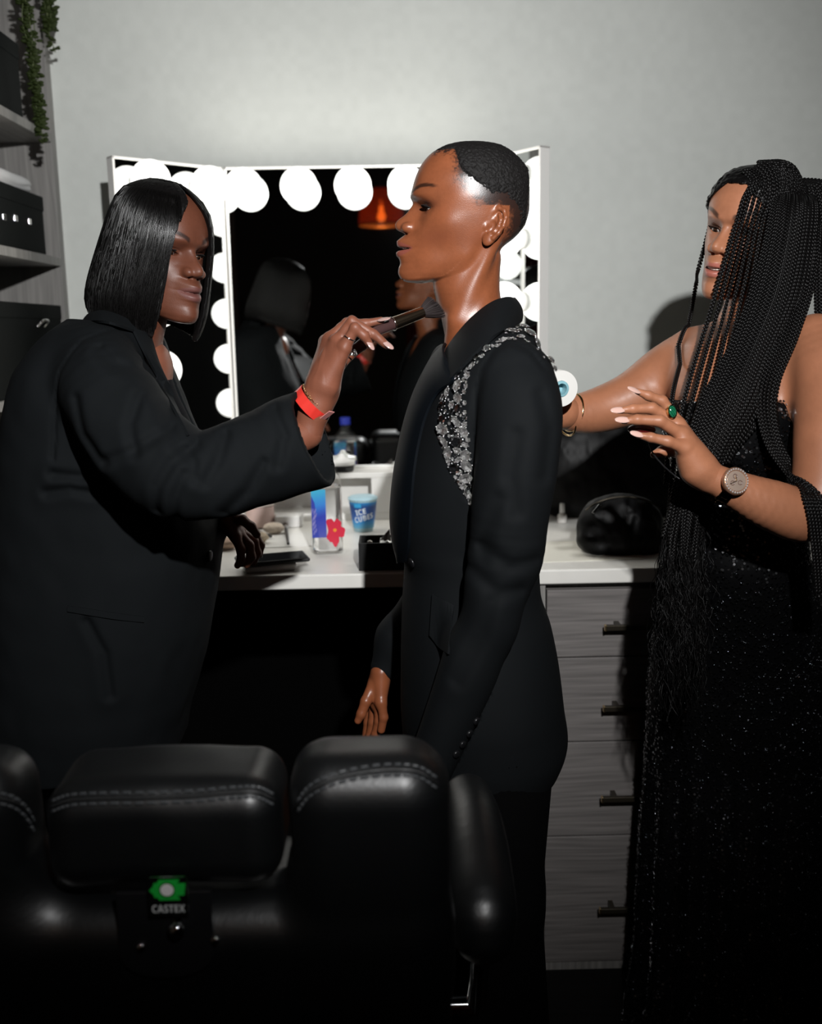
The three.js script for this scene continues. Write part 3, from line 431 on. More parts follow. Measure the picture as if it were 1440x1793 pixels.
  const fEnd = P(668, 1184, 1.762), fDir = P(682, 1155, 1.765).sub(P(700, 1110, 1.775)).normalize();
  const fold = (x, y, z) => { const py = y; return 0.0035 * Math.sin((y * 0.8 + x * 1.0 + z * 0.5) * 46 + 2 * noise3(x * 6, y * 6, z * 6)) * Math.exp(-(((y - 1.02) / 0.09) ** 2)) + 0.0022 * noise3(x * 14, y * 9, z * 14); };
  const sl = (x, y, z) => { let s = sleeve(x, y, z) + fold(x, y, z); s = smax(s, (x - wEnd.x) * wDir.x + (y - wEnd.y) * wDir.y + (z - wEnd.z) * wDir.z, 0.006); return s; };
  const gl = (list, w) => { const L = list.map(l => l.map(([x, y]) => P(x, y, 1.4))); return (x, y) => { let s = 0; for (const l of L) { let m = 1e9; for (let i = 0; i < l.length - 1; i++) { const a = l[i], b = l[i + 1], ex = b.x - a.x, ey = b.y - a.y, t = clamp(((x - a.x) * ex + (y - a.y) * ey) / (ex * ex + ey * ey), 0, 1), dx = x - a.x - ex * t, dy = y - a.y - ey * t; m = Math.min(m, dx * dx + dy * dy); } s += Math.exp(-m / (w * w)) - 0.5 * Math.exp(-m / (6 * w * w)); } return s; }; };
  const armhole = gl([[[900, 596], [872, 612], [850, 648], [838, 700], [832, 760], [827, 830], [824, 885]], [[905, 602], [935, 615], [958, 645]]], 0.0045), folds = gl([[[846, 955], [890, 985], [935, 978]], [[832, 1000], [870, 1034], [908, 1030]], [[948, 690], [962, 750], [952, 830]], [[872, 870], [850, 925], [846, 975]], [[858, 1050], [842, 1110], [800, 1190]], [[902, 760], [890, 830], [900, 890]]], 0.012);
  mJacketSDF = (x, y, z) => { let d = torso(x, y, z) + 0.002 * noise3(x * 11, y * 7, z * 11); let s = sl(x, y, z); 
    let fs = farSleeve(x, y, z); fs = smax(fs, (x - fEnd.x) * fDir.x + (y - fEnd.y) * fDir.y + (z - fEnd.z) * fDir.z, 0.006);
    d = smin(d, fs, 0.03);
    if (z > -1.6) { const fo = 0.0035 * armhole(x, y) + 0.006 * folds(x, y); d += 0.5 * fo; s += fo; } const seam = smin(d, s, 0.012); const gap = Math.abs(d - s); return seam + 0.0035 * Math.exp(-((gap / 0.006) ** 2)); };
  const nk = loft(pxRows([[500, 745, 884, D, r(56)], [560, 765, 896, D, r(58)], [600, 776, 900, D, r(50)], [640, 776, 850, D, r(30)], [668, 772, 800, D, r(12)]]), 2.1, 0.01);
  const jac = (x, y, z) => smax(mJacketSDF(x, y, z), -nk(x, y, z), 0.004);
  const jg = surfaceNets(jac, V(P(625, 1200, D).x, P(800, 1400, D).y - 0.02, -1.92), V(P(1010, 1200, 1.4).x + 0.04, P(850, 560, D).y + 0.02, -1.30), 0.0055, { slack: 1.4 });
  const jm = mesh('jacket', jg, M.suit, g);
  // collar that stands round the neck, lapels
  const S = (x, y, off = 0.004) => { const hh = hit(mJacketSDF, x, y); return hh ? hh.p.addScaledVector(hh.n, off) : P(x, y, 1.6); };
  const cTop = [P(786, 612, 1.585), P(800, 592, 1.563), P(826, 562, 1.552), P(856, 537, 1.553), P(882, 523, 1.575), P(897, 524, 1.62), P(890, 522, 1.665), P(850, 540, 1.70)];
  const cBot = [S(796, 668), S(822, 640), S(848, 614), S(872, 592), P(897, 574, 1.545), P(910, 564, 1.62), P(898, 570, 1.70), P(850, 590, 1.74)];
  mesh('collar', ribbon(cTop, cBot, { seg: 40, cols: 8, thick: 0.005, bulge: 0.006 }), M.suit, jm);
  const lA = [P(783, 603, 1.595), P(762, 622, 1.60), P(743, 654, 1.60), P(724, 698, 1.6), P(707, 755, 1.6), P(695, 815, 1.6), P(688, 870, 1.6), P(687, 915, 1.6), P(694, 955, 1.6), P(708, 983, 1.6)];
  const lB = [S(797, 640), S(800, 668), S(772, 690), S(752, 730), S(739, 780), S(731, 830), S(727, 875), S(724, 920), S(722, 955), S(716, 984)];
  const lap = mesh('lapel', ribbon(lA, lB, { seg: 44, cols: 8, thick: 0.004, bulge: 0.010 }), M.satin, jm); lap.userData.label = 'long dark satin lapel';
  const lF = [P(783, 603, 1.64), P(766, 612, 1.65), P(752, 640, 1.66), P(735, 690, 1.66)], lG = [P(784, 600, 1.60), P(776, 622, 1.60), P(768, 650, 1.605), P(752, 690, 1.61)];
  mesh('lapel', ribbon(lF, lG, { seg: 16, cols: 4, thick: 0.004 }), M.satin, jm);
  mesh('pocket_flap', ribbon([S(760, 1040, 0.002), S(776, 1048, 0.002), S(796, 1062, 0.002)], [S(756, 1112, 0.003), S(770, 1130, 0.003), S(790, 1146, 0.003)], { seg: 8, cols: 4, thick: 0.003 }), M.suit, jm);
  { const b = hit(mJacketSDF, 722, 985); const bg = lathe([[0, 0.004], [0.007, 0.004], [0.0085, 0.002], [0.008, 0], [0, 0]], 18); bg.applyQuaternion(new THREE.Quaternion().setFromUnitVectors(V(0, 1, 0), b.n)); bg.translate(b.p.x, b.p.y, b.p.z); mesh('button', bg, M.blackPlastic, jm); }
  for (const [x, y] of [[834, 1262], [822, 1284], [810, 1303], [799, 1320]]) { const b = hit(mJacketSDF, x, y); if (!b) continue; const bg = lathe([[0, 0.0035], [0.005, 0.0035], [0.0062, 0.0018], [0.006, -0.001]], 16); bg.applyQuaternion(new THREE.Quaternion().setFromUnitVectors(V(0, 1, 0), b.n)); bg.translate(b.p.x, b.p.y, b.p.z); mesh('cuff_button', bg, M.blackPlastic, jm); }
  // trousers and shoes
  const tr = [-0.095, 0.095].map(o => chain([[V(hip.x, hip.y + 0.03, -D + o), 0.095], [V(hip.x - 0.01, 0.48, -D + o), 0.085], [V(hip.x + 0.01, 0.09, -D + o), 0.09]], 0.03));
  const trF = (x, y, z) => smax(smin(tr[0](x, y, z), tr[1](x, y, z), 0.03), 0.07 - y, 0.006);
  mesh('trousers', surfaceNets(trF, V(hip.x - 0.2, 0.04, -D - 0.25), V(hip.x + 0.2, hip.y + 0.15, -D + 0.25), 0.012), M.trousers, g);
  for (const o of [-0.095, 0.095]) { const s = (x, y, z) => smax(smin(cap(V(hip.x + 0.03, 0.05, -D + o), V(hip.x - 0.12, 0.035, -D + o), 0.04, 0.033)(x, y, z), cap(V(hip.x + 0.02, 0.05, -D + o), V(hip.x + 0.01, 0.1, -D + o), 0.04)(x, y, z), 0.02), 0.003 - y, 0.003); mesh('shoe', surfaceNets(s, V(hip.x - 0.2, -0.01, -D + o - 0.07), V(hip.x + 0.12, 0.17, -D + o + 0.07), 0.006), M.blackPlastic, g); }
  M.mid = { g, jm, fr, D, hit: (x, y) => hit(mJacketSDF, x, y) };
}
// ---------------------------------------------------------------- crystals that run over the shoulder of the jacket
{
  const path = [[824, 878], [812, 838], [803, 800], [795, 760], [792, 722], [797, 690], [808, 655], [826, 625], [850, 602], [880, 586], [908, 580], [932, 592], [950, 612], [963, 634], [972, 652]], half = [4, 15, 24, 28, 27, 22, 19, 18, 18, 17, 17, 14, 10, 8, 6];
  const cum = [0]; for (let i = 1; i < path.length; i++) cum.push(cum[i - 1] + Math.hypot(path[i][0] - path[i - 1][0], path[i][1] - path[i - 1][1]));
  const total = cum[cum.length - 1], at = s => { let i = 0; while (i < path.length - 2 && s > cum[i + 1]) i++; const t = (s - cum[i]) / (cum[i + 1] - cum[i]), dx = path[i + 1][0] - path[i][0], dy = path[i + 1][1] - path[i][1], l = Math.hypot(dx, dy); return [lerp(path[i][0], path[i + 1][0], t), lerp(path[i][1], path[i + 1][1], t), lerp(half[i], half[i + 1], t), -dy / l, dx / l]; };
  function gem(kind) { const n = kind === 1 ? 8 : kind === 2 ? 10 : 8, pts = [], ring = (sx, sy, z) => { for (let i = 0; i < n; i++) { let a = (i + 0.5) / n * 6.2832, c = Math.cos(a), s = Math.sin(a); if (kind === 1) { const k = 1 / Math.pow(Math.abs(c) ** 3 + Math.abs(s) ** 3, 1 / 3); c *= k; s *= k; } if (kind === 2) { c *= 0.55 + 0.0 * s; } pts.push(V(c * sx, s * sy, z)); } };
    const ax = kind === 1 ? 0.72 : 0.82; ring(ax * 0.58, 0.58, 0.62); ring(ax * 0.86, 0.86, 0.44); ring(ax, 1, 0.22); ring(ax * 0.96, 0.97, 0.12); pts.push(V(0, 0, -0.25)); const g = new ConvexGeometry(pts); return g; }
  const gems = [gem(0), gem(1), gem(2)];
  M.crystal = phys(0xffffff, 0.0, { transmission: 1, ior: 1.6, thickness: 0.01 });
  M.foil = std(lin(0.92, 0.91, 0.9), 0.24, { metalness: 0.92, side: THREE.DoubleSide });
  const prongs = []; for (let i = 0; i < 6; i++) { const a = (i + 0.5) / 6 * 6.2832, b = new THREE.SphereGeometry(0.13, 8, 6); b.translate(Math.cos(a) * 0.9, Math.sin(a) * 1.02, 0.24); prongs.push(b); } const setG = merge(prongs); const cupG = merge([setG.clone(), (() => { const q = [V(0, 0, -0.12)], n = 11; let c = new THREE.BufferGeometry(); const pos = []; for (let i = 0; i < n; i++) { const a = i / n * 6.2832, b = (i + 1) / n * 6.2832, h = k => 0.10 + 0.09 * ((k * 7) % 3 - 1); pos.push(0, 0, -0.14, Math.cos(a) * 0.42, Math.sin(a) * 0.5, h(i) * 0.4, Math.cos(b) * 0.42, Math.sin(b) * 0.5, h((i + 1) % n) * 0.4, Math.cos(a) * 0.42, Math.sin(a) * 0.5, h(i) * 0.4, Math.cos(a) * 0.8, Math.sin(a) * 0.98, 0.2, Math.cos(b) * 0.42, Math.sin(b) * 0.5, h((i + 1) % n) * 0.4, Math.cos(b) * 0.42, Math.sin(b) * 0.5, h((i + 1) % n) * 0.4, Math.cos(a) * 0.8, Math.sin(a) * 0.98, 0.2, Math.cos(b) * 0.8, Math.sin(b) * 0.98, 0.2); } c.setAttribute('position', new THREE.Float32BufferAttribute(pos, 3)); c.computeVertexNormals(); return c; })()]);
  const trim = new THREE.Group(); trim.name = 'crystal_trim'; trim.userData.label = 'band of clear faceted crystals over the shoulder'; M.mid.g.add(trim);
  const placed = []; let n = 0;
  for (const [lo, hi, tries] of [[10, 13.5, 1500], [6.5, 9, 2500], [4, 6, 4000], [2.6, 3.6, 4000]]) for (let k = 0; k < tries; k++) {
    const s = rnd() * total, [cx, cy, w, nx, ny] = at(s), R = rr(lo, hi); if (R > w + 3) continue; const o = rr(-1, 1) * Math.max(0, w - R * 0.8), x = cx + nx * o, y = cy + ny * o;
    if (placed.some(p => Math.hypot(p[0] - x, p[1] - y) < (p[2] + R) * 0.78)) continue; placed.push([x, y, R]);
    const h = M.mid.hit(x, y); if (!h) continue; const sc = R * PX(1.46), nrm = h.n.clone().add(V(rr(-0.18, 0.18), rr(-0.18, 0.18), rr(-0.18, 0.18))).normalize(); let up = V(rr(-1, 1), rr(-1, 1), 0).addScaledVector(nrm, 0); up.addScaledVector(nrm, -up.dot(nrm)).normalize();
    const mt = new THREE.Matrix4().makeBasis(up.clone().cross(nrm), up, nrm).setPosition(h.p.clone().addScaledVector(nrm, 0.0015)).scale(V(sc, sc, sc));
    const kind = R > 6 ? (rnd() * 3) | 0 : 0; const m = mesh('crystal', gems[kind], M.crystal, trim); m.matrixAutoUpdate = false; m.matrix.copy(mt); m.matrix.decompose(m.position, m.quaternion, m.scale); m.matrixAutoUpdate = true;
    const c = mesh('setting', rnd() < (y < 700 ? 1 : 0.75) ? cupG : setG, M.foil, trim); c.position.copy(m.position); c.quaternion.copy(m.quaternion); c.scale.copy(m.scale); if (kind) c.scale.x *= kind === 2 ? 0.72 : 0.9; n++;
  }
}
// ---------------------------------------------------------------- woman on the left: bob, oversized black blazer, brush in hand
M.skinDark = skinMat(0.5, 0.05);
M.blazer = phys(lin(0.0048, 0.0058, 0.0066), 0.85, { specularIntensity: 0.2, bumpMap: M.suit.bumpMap, bumpScale: 0.0004 });
M.nail = phys(lin(0.42, 0.27, 0.24), 0.15, { clearcoat: 0.6 });
{
  const g = thing('person', 'woman with black bob in oversized black blazer holding a make-up brush', 'person');
  const D = 1.72, h = makeHead({ lidUp: 4.6, lidLow: -4.2, mouthOpen: 0.1, noseW: 1.06 }), fr = headFrame(1, 274.3, 464.4, D, 0.927, 37.3, 11.6, -5.4), hs = headSDF(h, fr);
  const r = px => px * PX(D), base = [0.105, 0.034, 0.018], t = [0, 0, 0];
  const neck = loft(pxRows([[520, 208, 296, D, r(44)], [560, 212, 292, D, r(45)], [600, 216, 284, D, r(46)], [640, 205, 290, D, r(60)], [690, 180, 300, D, r(90)]]), 2.1, 0.03);
  const headNeck = (x, y, z) => smin(hs(x, y, z), neck(x, y, z), 0.014);
  const color = (x, y, z, out) => { fr.local(x, y, z, t); const [a, b, c] = t; const k = 1 + 0.1 * noise3(x * 60, y * 60, z * 60) + 0.06 * noise3(x * 300, y * 300, z * 300); let R = base[0] * k, G = base[1] * k, B = base[2] * k; const mix = (cr, cg, cb, w) => { R = lerp(R, cr, w); G = lerp(G, cg, w); B = lerp(B, cb, w); }; mix(0.12, 0.045, 0.04, 0.85 * h.lip(a, b, c)); mix(0.012, 0.006, 0.005, 0.85 * h.brow(a, b, c)); mix(0.06, 0.02, 0.012, 0.5 * h.lid(a, b, c)); out[0] = R; out[1] = G; out[2] = B; };
  const bb = boundsOf([fr.toWorld(85, 150, 0), fr.toWorld(-85, 150, 0), fr.toWorld(0, -96, 135), fr.toWorld(0, 60, -115), fr.toWorld(80, 0, 0), P(250, 660, D)], 0.02);
  const headGeo = surfaceNets(headNeck, bb.min, bb.max, 0.0021, { color, slack: 1.9 });
  // right hand with the brush
  const d = 1.50, q = PX(d), Q = (x, y, o = 0) => P(x, y, d + o), J = (x, y, o, rp) => [Q(x, y, o), rp * q];
  const fin = [
    [J(606, 606, -0.012, 9.5), J(622, 574, -0.018, 8.8), J(638, 588, -0.016, 8), J(648, 604, -0.012, 6.2)],
    [J(592, 594, 0.004, 10), J(617, 563, -0.004, 9), J(653, 585, -0.006, 8.2), J(678, 605, -0.004, 6.2)],
    [J(579, 592, 0.024, 10), J(608, 566, 0.024, 9), J(640, 567, 0.024, 8), J(668, 561, 0.026, 6)],
    [J(572, 596, 0.042, 10), J(600, 574, 0.046, 9), J(632, 574, 0.046, 8), J(660, 570, 0.044, 6)],
    [J(584, 650, 0.052, 14), J(608, 622, 0.058, 11), J(634, 604, 0.05, 9.5), J(656, 590, 0.04, 7)]];
  const palm = [[J(553, 712, 0.012, 25), J(562, 685, 0.012, 25), J(570, 655, 0.014, 22)], [J(574, 670, 0.0, 19), J(602, 612, -0.010, 12)], [J(568, 670, 0.008, 20), J(590, 600, 0.004, 13)], [J(562, 670, 0.018, 20), J(578, 598, 0.022, 13)], [J(560, 670, 0.03, 18), J(570, 600, 0.040, 12)], [J(566, 690, 0.02, 20), J(584, 652, 0.042, 15)], [J(538, 760, 0.012, 27), J(553, 712, 0.012, 25)]];
  const hand = handSDF(null, fin, palm, 0.007);
  const tendon = (x, y, z) => hand(x, y, z) - 0.0012 * Math.max(0, noise3(x * 90, y * 22, z * 90));
  const hc = (x, y, z, out) => { const k = 1.15 + 0.12 * noise3(x * 70, y * 70, z * 70); out[0] = base[0] * k * 1.5; out[1] = base[1] * k * 1.6; out[2] = base[2] * k * 1.7; };
  const hb = boundsOf([Q(520, 790), Q(690, 540), Q(600, 650, 0.07), Q(600, 650, -0.03)], 0.012);
  const handGeo = surfaceNets(tendon, hb.min, hb.max, 0.0022, { color: hc });
  // left hand, low in front
  const d2 = 1.76, K = (x, y, o, rp) => [P(x, y, d2 + o), rp * PX(d2)];
  const fin2 = [[K(418, 935, -0.02, 10), K(436, 955, -0.026, 9), K(440, 975, -0.024, 8), K(432, 988, -0.02, 7)], [K(420, 932, 0.0, 10), K(444, 948, 0.0, 9), K(450, 968, 0.0, 8), K(444, 984, 0.0, 7)], [K(420, 925, 0.02, 10), K(446, 938, 0.02, 9), K(456, 955, 0.02, 8), K(454, 970, 0.02, 7)], [K(412, 940, -0.036, 9), K(422, 962, -0.04, 8), K(422, 980, -0.036, 7), K(416, 990, -0.03, 6)], [K(404, 905, 0.0, 11), K(424, 910, -0.03, 9), K(440, 922, -0.04, 8), K(450, 936, -0.04, 7)]];
  const hand2 = handSDF(null, fin2, [[K(370, 880, 0, 20), K(395, 908, 0, 19), K(416, 930, -0.01, 14)], [K(395, 905, 0.01, 18), K(418, 925, 0.018, 12)], [K(395, 910, -0.01, 17), K(412, 938, -0.032, 11)]]);
  const h2b = boundsOf([P(350, 860, d2), P(470, 1000, d2), P(410, 930, d2 - 0.05), P(410, 930, d2 + 0.04)], 0.02);
  const hand2Geo = surfaceNets(hand2, h2b.min, h2b.max, 0.003, { color: hc });
  const hip = P(185, 1240, D), core = chain([[P(250, 640, D), 0.05], [P(200, 720, D), 0.09], [P(190, 1000, D), 0.10], [hip, 0.1]], 0.05);
  const legs = [-0.1, 0.1].map(o => chain([[V(hip.x, hip.y, -D + o), 0.07], [V(hip.x, 0.48, -D + o), 0.05], [V(hip.x, 0.09, -D + o), 0.04]], 0.03));
  const arms = [chain([[P(190, 680, 1.58), 0.04], [P(335, 838, 1.42), 0.035], [Q(538, 760, 0.012), 0.024]], 0.02), chain([[P(200, 680, 1.86), 0.04], [P(270, 860, 1.9), 0.035], [P(370, 880, d2), 0.02]], 0.02)];
  const coreF = (x, y, z) => { let a = core(x, y, z); for (const l of [...legs, ...arms]) a = smin(a, l(x, y, z), 0.03); return a; };
  const coreGeo = surfaceNets(coreF, V(hip.x - 0.25, 0.01, -2.05), V(Q(560, 700).x, P(200, 600, D).y, -1.3), 0.012, { color: hc });
  mesh('body', mergeKeep([headGeo, handGeo, hand2Geo, coreGeo]), M.skinDark, g);
  addEyes(g, h, fr, -0.12, -0.12, 5);
  nails(g, [[Q(672, 559, 0.018), Q(640, 565, 0.024), V(0, 1, 0.5), 0.0052, 0.011], [Q(680, 604, -0.010), Q(655, 585, -0.006), V(0.5, 0.5, 0.8), 0.005, 0.010], [Q(649, 604, -0.018), Q(638, 588, -0.016), V(0.5, 0.4, 0.8), 0.0045, 0.009]], M.nail);
  // blazer
  const torso = loft(pxRows([[562, 128, 262, D, 0.11], [580, 110, 270, D, 0.16], [615, 78, 282, D, 0.20], [655, 52, 292, D, 0.215], [717, 34, 318, D, 0.22], [780, 22, 345, D, 0.22], [863, 9, 366, D, 0.215], [930, -2, 384, D, 0.21], [1037, -8, 377, D, 0.21], [1114, -12, 366, D, 0.21], [1200, -10, 346, D, 0.21], [1252, -4, 331, D, 0.205], [1300, 10, 321, D, 0.20]]), 2.4, 0.01);
  const A = (x, y, dd, rp) => [P(x, y, dd), rp * PX(dd)];
  const sleeve = chainS([A(170, 632, 1.56, 62), A(190, 690, 1.50, 78), A(232, 755, 1.46, 84), A(288, 815, 1.43, 84), A(345, 836, 1.42, 75), A(420, 815, 1.44, 80), A(500, 785, 1.47, 86), A(552, 769, 1.49, 88), A(610, 749, 1.51, 90)]);
  const inner = chainS([A(462, 798, 1.46, 60), A(552, 769, 1.49, 77), A(640, 738, 1.52, 86)]);
  const c0 = P(552, 769, 1.49), ce = P(517, 689, 1.49), cb = P(587, 851, 1.49), cn = V(cb.y - ce.y, -(cb.x - ce.x), 0).normalize(); if (cn.x < 0) cn.negate(); cn.z = 0.12; cn.normalize();
  const grooves = [[[150, 612], [185, 640], [235, 652], [268, 690]], [[286, 885], [294, 840], [318, 800], [352, 775]], [[312, 905], [322, 860], [340, 820]], [[200, 800], [250, 782], [300, 752]], [[372, 835], [392, 800], [400, 760]], [[330, 780], [352, 800], [356, 826]], [[60, 845], [110, 850], [150, 838]], [[45, 880], [90, 872], [130, 880]], [[262, 668], [285, 715], [318, 764]], [[130, 700], [148, 760], [190, 806]], [[398, 890], [440, 852], [468, 805]], [[246, 692], [238, 740], [252, 786]], [[120, 1120], [150, 1180], [160, 1260]], [[480, 720], [500, 760], [490, 810]]].map(l => l.map(([x, y]) => P(x, y, 1.42)));
  const groove = (x, y) => { let s = 0; for (const l of grooves) { let m = 1e9; for (let i = 0; i < l.length - 1; i++) { const a = l[i], b = l[i + 1], ex = b.x - a.x, ey = b.y - a.y, t = clamp(((x - a.x) * ex + (y - a.y) * ey) / (ex * ex + ey * ey), 0, 1), dx = x - a.x - ex * t, dy = y - a.y - ey * t; m = Math.min(m, dx * dx + dy * dy); } s += Math.exp(-m / (0.009 * 0.009)) - 0.55 * Math.exp(-m / (0.022 * 0.022)); } return s; };
  const armSeam = [[100, 800], [104, 717], [118, 650], [150, 595], [190, 575]].map(([x, y]) => P(x, y, 1.52));
  const seamD = (x, y) => { let m = 1e9; for (let i = 0; i < armSeam.length - 1; i++) { const a = armSeam[i], b = armSeam[i + 1], ex = b.x - a.x, ey = b.y - a.y, t = clamp(((x - a.x) * ex + (y - a.y) * ey) / (ex * ex + ey * ey), 0, 1), dx = x - a.x - ex * t, dy = y - a.y - ey * t; m = Math.min(m, dx * dx + dy * dy); } return Math.exp(-m / (0.004 * 0.004)); };
  const farS = chain([A(200, 660, 1.88, 70), A(270, 830, 1.92, 66), A(340, 870, 1.84, 52), A(378, 888, 1.78, 44)], 0.03), fE = P(384, 893, 1.775);
  const hemB = P(150, 1300, D).y, hemA = P(20, 1254, D), hemC = P(110, 1298, D);
  const jac = (x, y, z) => {
    let s = sleeve(x, y, z); s = smax(s, (x - c0.x) * cn.x + (y - c0.y) * cn.y + (z - c0.z) * cn.z, 0.003); 
    let b = torso(x, y, z); const hs0 = hemA.y + (hemC.y - hemA.y) * sstep(hemA.x, hemC.x, x); b = smax(b, hs0 - y, 0.006);
    let f2 = farS(x, y, z); f2 = Math.max(f2, x - fE.x); b = smin(b, f2, 0.03);
    let dd = smin(b, s, 0.02); if (z > -1.68) dd += 0.0078 * groove(x, y) + 0.003 * seamD(x, y); dd += 0.0030 * noise3(x * 13, y * 9, z * 13) + 0.0014 * noise3(x * 34, y * 26, z * 34); return smax(dd, -inner(x, y, z) - 0.0005, 0.002); };
  const nk = loft(pxRows([[520, 190, 306, D, r(58)], [575, 196, 300, D, r(58)], [620, 214, 300, D, r(52)], [680, 258, 312, D, r(44)], [740, 300, 340, D, r(34)], [800, 350, 362, D, r(16)]]), 2.1, 0.01);
  const jacN = (x, y, z) => smax(jac(x, y, z), -nk(x, y, z), 0.004);
  const jb = boundsOf([P(-20, 1320, D), P(620, 700, 1.5), P(100, 540, D), V(0, 1, -1.98), V(0, 1, -1.27)], 0.03); jb.max.x = P(605, 800, 1.49).x + 0.02;
  const jm = mesh('blazer', surfaceNets(jacN, jb.min, jb.max, 0.0048, { slack: 1.5 }), M.blazer, g);
  const S = (x, y, off = 0.004) => { const hh = hit(jac, x, y); return hh ? hh.p.addScaledVector(hh.n, off) : P(x, y, 1.7); };
  mesh('lapel', ribbon([S(228, 580), S(246, 616), S(272, 664), S(300, 712), S(330, 765)], [P(262, 590, 1.665), P(276, 636, 1.66), P(296, 680, 1.66), P(320, 730, 1.66), P(344, 775, 1.66)], { seg: 24, cols: 5, thick: 0.004, bulge: 0.004 }), M.blazer, jm);
  mesh('collar', ribbon([P(205, 548, 1.665), P(180, 545, 1.69), P(170, 546, 1.74), P(190, 546, 1.79), P(230, 552, 1.79)], [S(232, 584), S(190, 572), P(150, 566, 1.68), P(160, 566, 1.80), P(230, 580, 1.84)], { seg: 24, cols: 5, thick: 0.004, bulge: 0.004 }), M.blazer, jm);
  mesh('pocket', ribbon([S(119, 1060, 0.001), S(160, 1066, 0.001), S(205, 1073, 0.001), S(252, 1079, 0.001)], [S(119, 1070, 0.001), S(160, 1077, 0.001), S(205, 1084, 0.001), S(252, 1089, 0.001)], { seg: 10, cols: 2, thick: 0.0025 }), M.blazer, jm);
  { const b = hit(jac, 366, 973); if (b) { const bg = lathe([[0, 0.004], [0.008, 0.004], [0.0095, 0.002], [0.009, -0.001]], 18); bg.applyQuaternion(new THREE.Quaternion().setFromUnitVectors(V(0, 1, 0), b.n)); bg.translate(b.p.x, b.p.y, b.p.z); mesh('button', bg, M.blackPlastic, jm); } }
  const top = (x, y, z) => nk(x, y, z) + 0.006;
  mesh('shirt', surfaceNets((x, y, z) => smax(top(x, y, z), y - P(270, 628, D).y + (x - P(270, 628, D).x) * -0.5, 0.004), V(P(180, 700, D).x, P(300, 810, D).y, -1.85), V(P(380, 700, D).x, P(300, 560, D).y, -1.6), 0.006), phys(lin(0.006, 0.006, 0.007), 0.85, { specularIntensity: 0.1 }), g);
  // trousers, shoes
  const tr = [-0.1, 0.1].map(o => chain([[V(hip.x, hip.y + 0.02, -D + o * 0.85), 0.09], [V(hip.x, 0.48, -D + o * 0.85), 0.085], [V(hip.x, 0.08, -D + o * 0.85), 0.085]], 0.03));
  mesh('trousers', surfaceNets((x, y, z) => smax(smin(tr[0](x, y, z), tr[1](x, y, z), 0.03), 0.06 - y, 0.006), V(hip.x - 0.2, 0.03, -D - 0.25), V(hip.x + 0.2, hip.y + 0.15, -D + 0.25), 0.012), M.trousers, g);
  for (const o of [-0.1, 0.1]) { const s = (x, y, z) => smax(cap(V(hip.x - 0.04, 0.045, -D + o), V(hip.x + 0.14, 0.035, -D + o), 0.045, 0.036)(x, y, z), 0.003 - y, 0.003); mesh('shoe', surfaceNets(s, V(hip.x - 0.15, -0.01, -D + o - 0.07), V(hip.x + 0.22, 0.12, -D + o + 0.07), 0.006), M.blackPlastic, g); }
  // bob
  const T = { W: curve([[162, 3], [160.5, 13], [156.5, 26], [148, 43], [134, 60], [113, 74.5], [85, 83], [40, 91], [0, 97.5], [-40, 103.5], [-75, 107], [-100, 105], [-130, 96]]), F: curve([[162, -8], [159.5, 20], [152, 46], [137, 74], [112, 98], [80, 111], [40, 116], [0, 115], [-60, 112], [-130, 102]]), B: curve([[162, -12], [159, -40], [151, -70], [132, -101], [100, -116], [60, -125], [20, -132], [-20, -138], [-60, -143], [-88, -142], [-110, -132], [-130, -116]]) };
  const edge = curve([[162, 1], [150, 4], [130, 12], [110, 26], [85, 38], [50, 46.5], [0, 50], [-60, 51], [-130, 53]]), hem = c => -121 - 0.10 * c;
  const hairL = (a, b, c, inset) => { const bb = clamp(b, -130, 162), w = T.W(bb) - inset, F = T.F(bb) - inset, B = T.B(bb) + inset, D = c > -10 ? F + 10 : -10 - B; if (w < 1 || D < 1) return 20; const q = Math.pow(Math.pow(Math.abs(a) / w, 2.15) + Math.pow(Math.abs(c + 10) / D, 2.15), 1 / 2.15); return Math.max((q - 1) * Math.min(w, D), b - 162 + inset); };
  const hf = (x, y, z) => { fr.local(x, y, z, t); const [a, b, c] = t; let o = hairL(a, b, c, 1.5); const ang = Math.atan2(a, c + 10); o += 0.7 * noise3(ang * 40, b * 0.006, 3.3) + 0.5 * noise3(ang * 90, b * 0.01, 9.1); o = Math.max(o, -hairL(a, b, c, 13)); o = smax(o, hem(c) - b + 3 * noise3(ang * 22, 1.5, 0.5), 3); o = smax(o, -Math.max(Math.abs(a) - edge(clamp(b, -130, 162)), 20 - c), 3); return o * fr.sc; };
  const hbx = boundsOf([fr.toWorld(105, 165, 0), fr.toWorld(-105, 165, 0), fr.toWorld(105, -135, 118), fr.toWorld(-105, -135, 118), fr.toWorld(105, -135, -140), fr.toWorld(-105, -135, -140), fr.toWorld(105, 100, 118), fr.toWorld(-105, 100, -140)], 0.01);
  M.hairBlack = phys(lin(0.003, 0.0027, 0.0026), 0.27, { specularIntensity: 0.6 });
  const hair = mesh('hair', surfaceNets(hf, hbx.min, hbx.max, 0.003, { slack: 1.7 }), phys(lin(0.0035, 0.003, 0.003), 0.5, { specularIntensity: 0.4 }), g); hair.userData.label = 'glossy straight black bob';
  const lines = [];
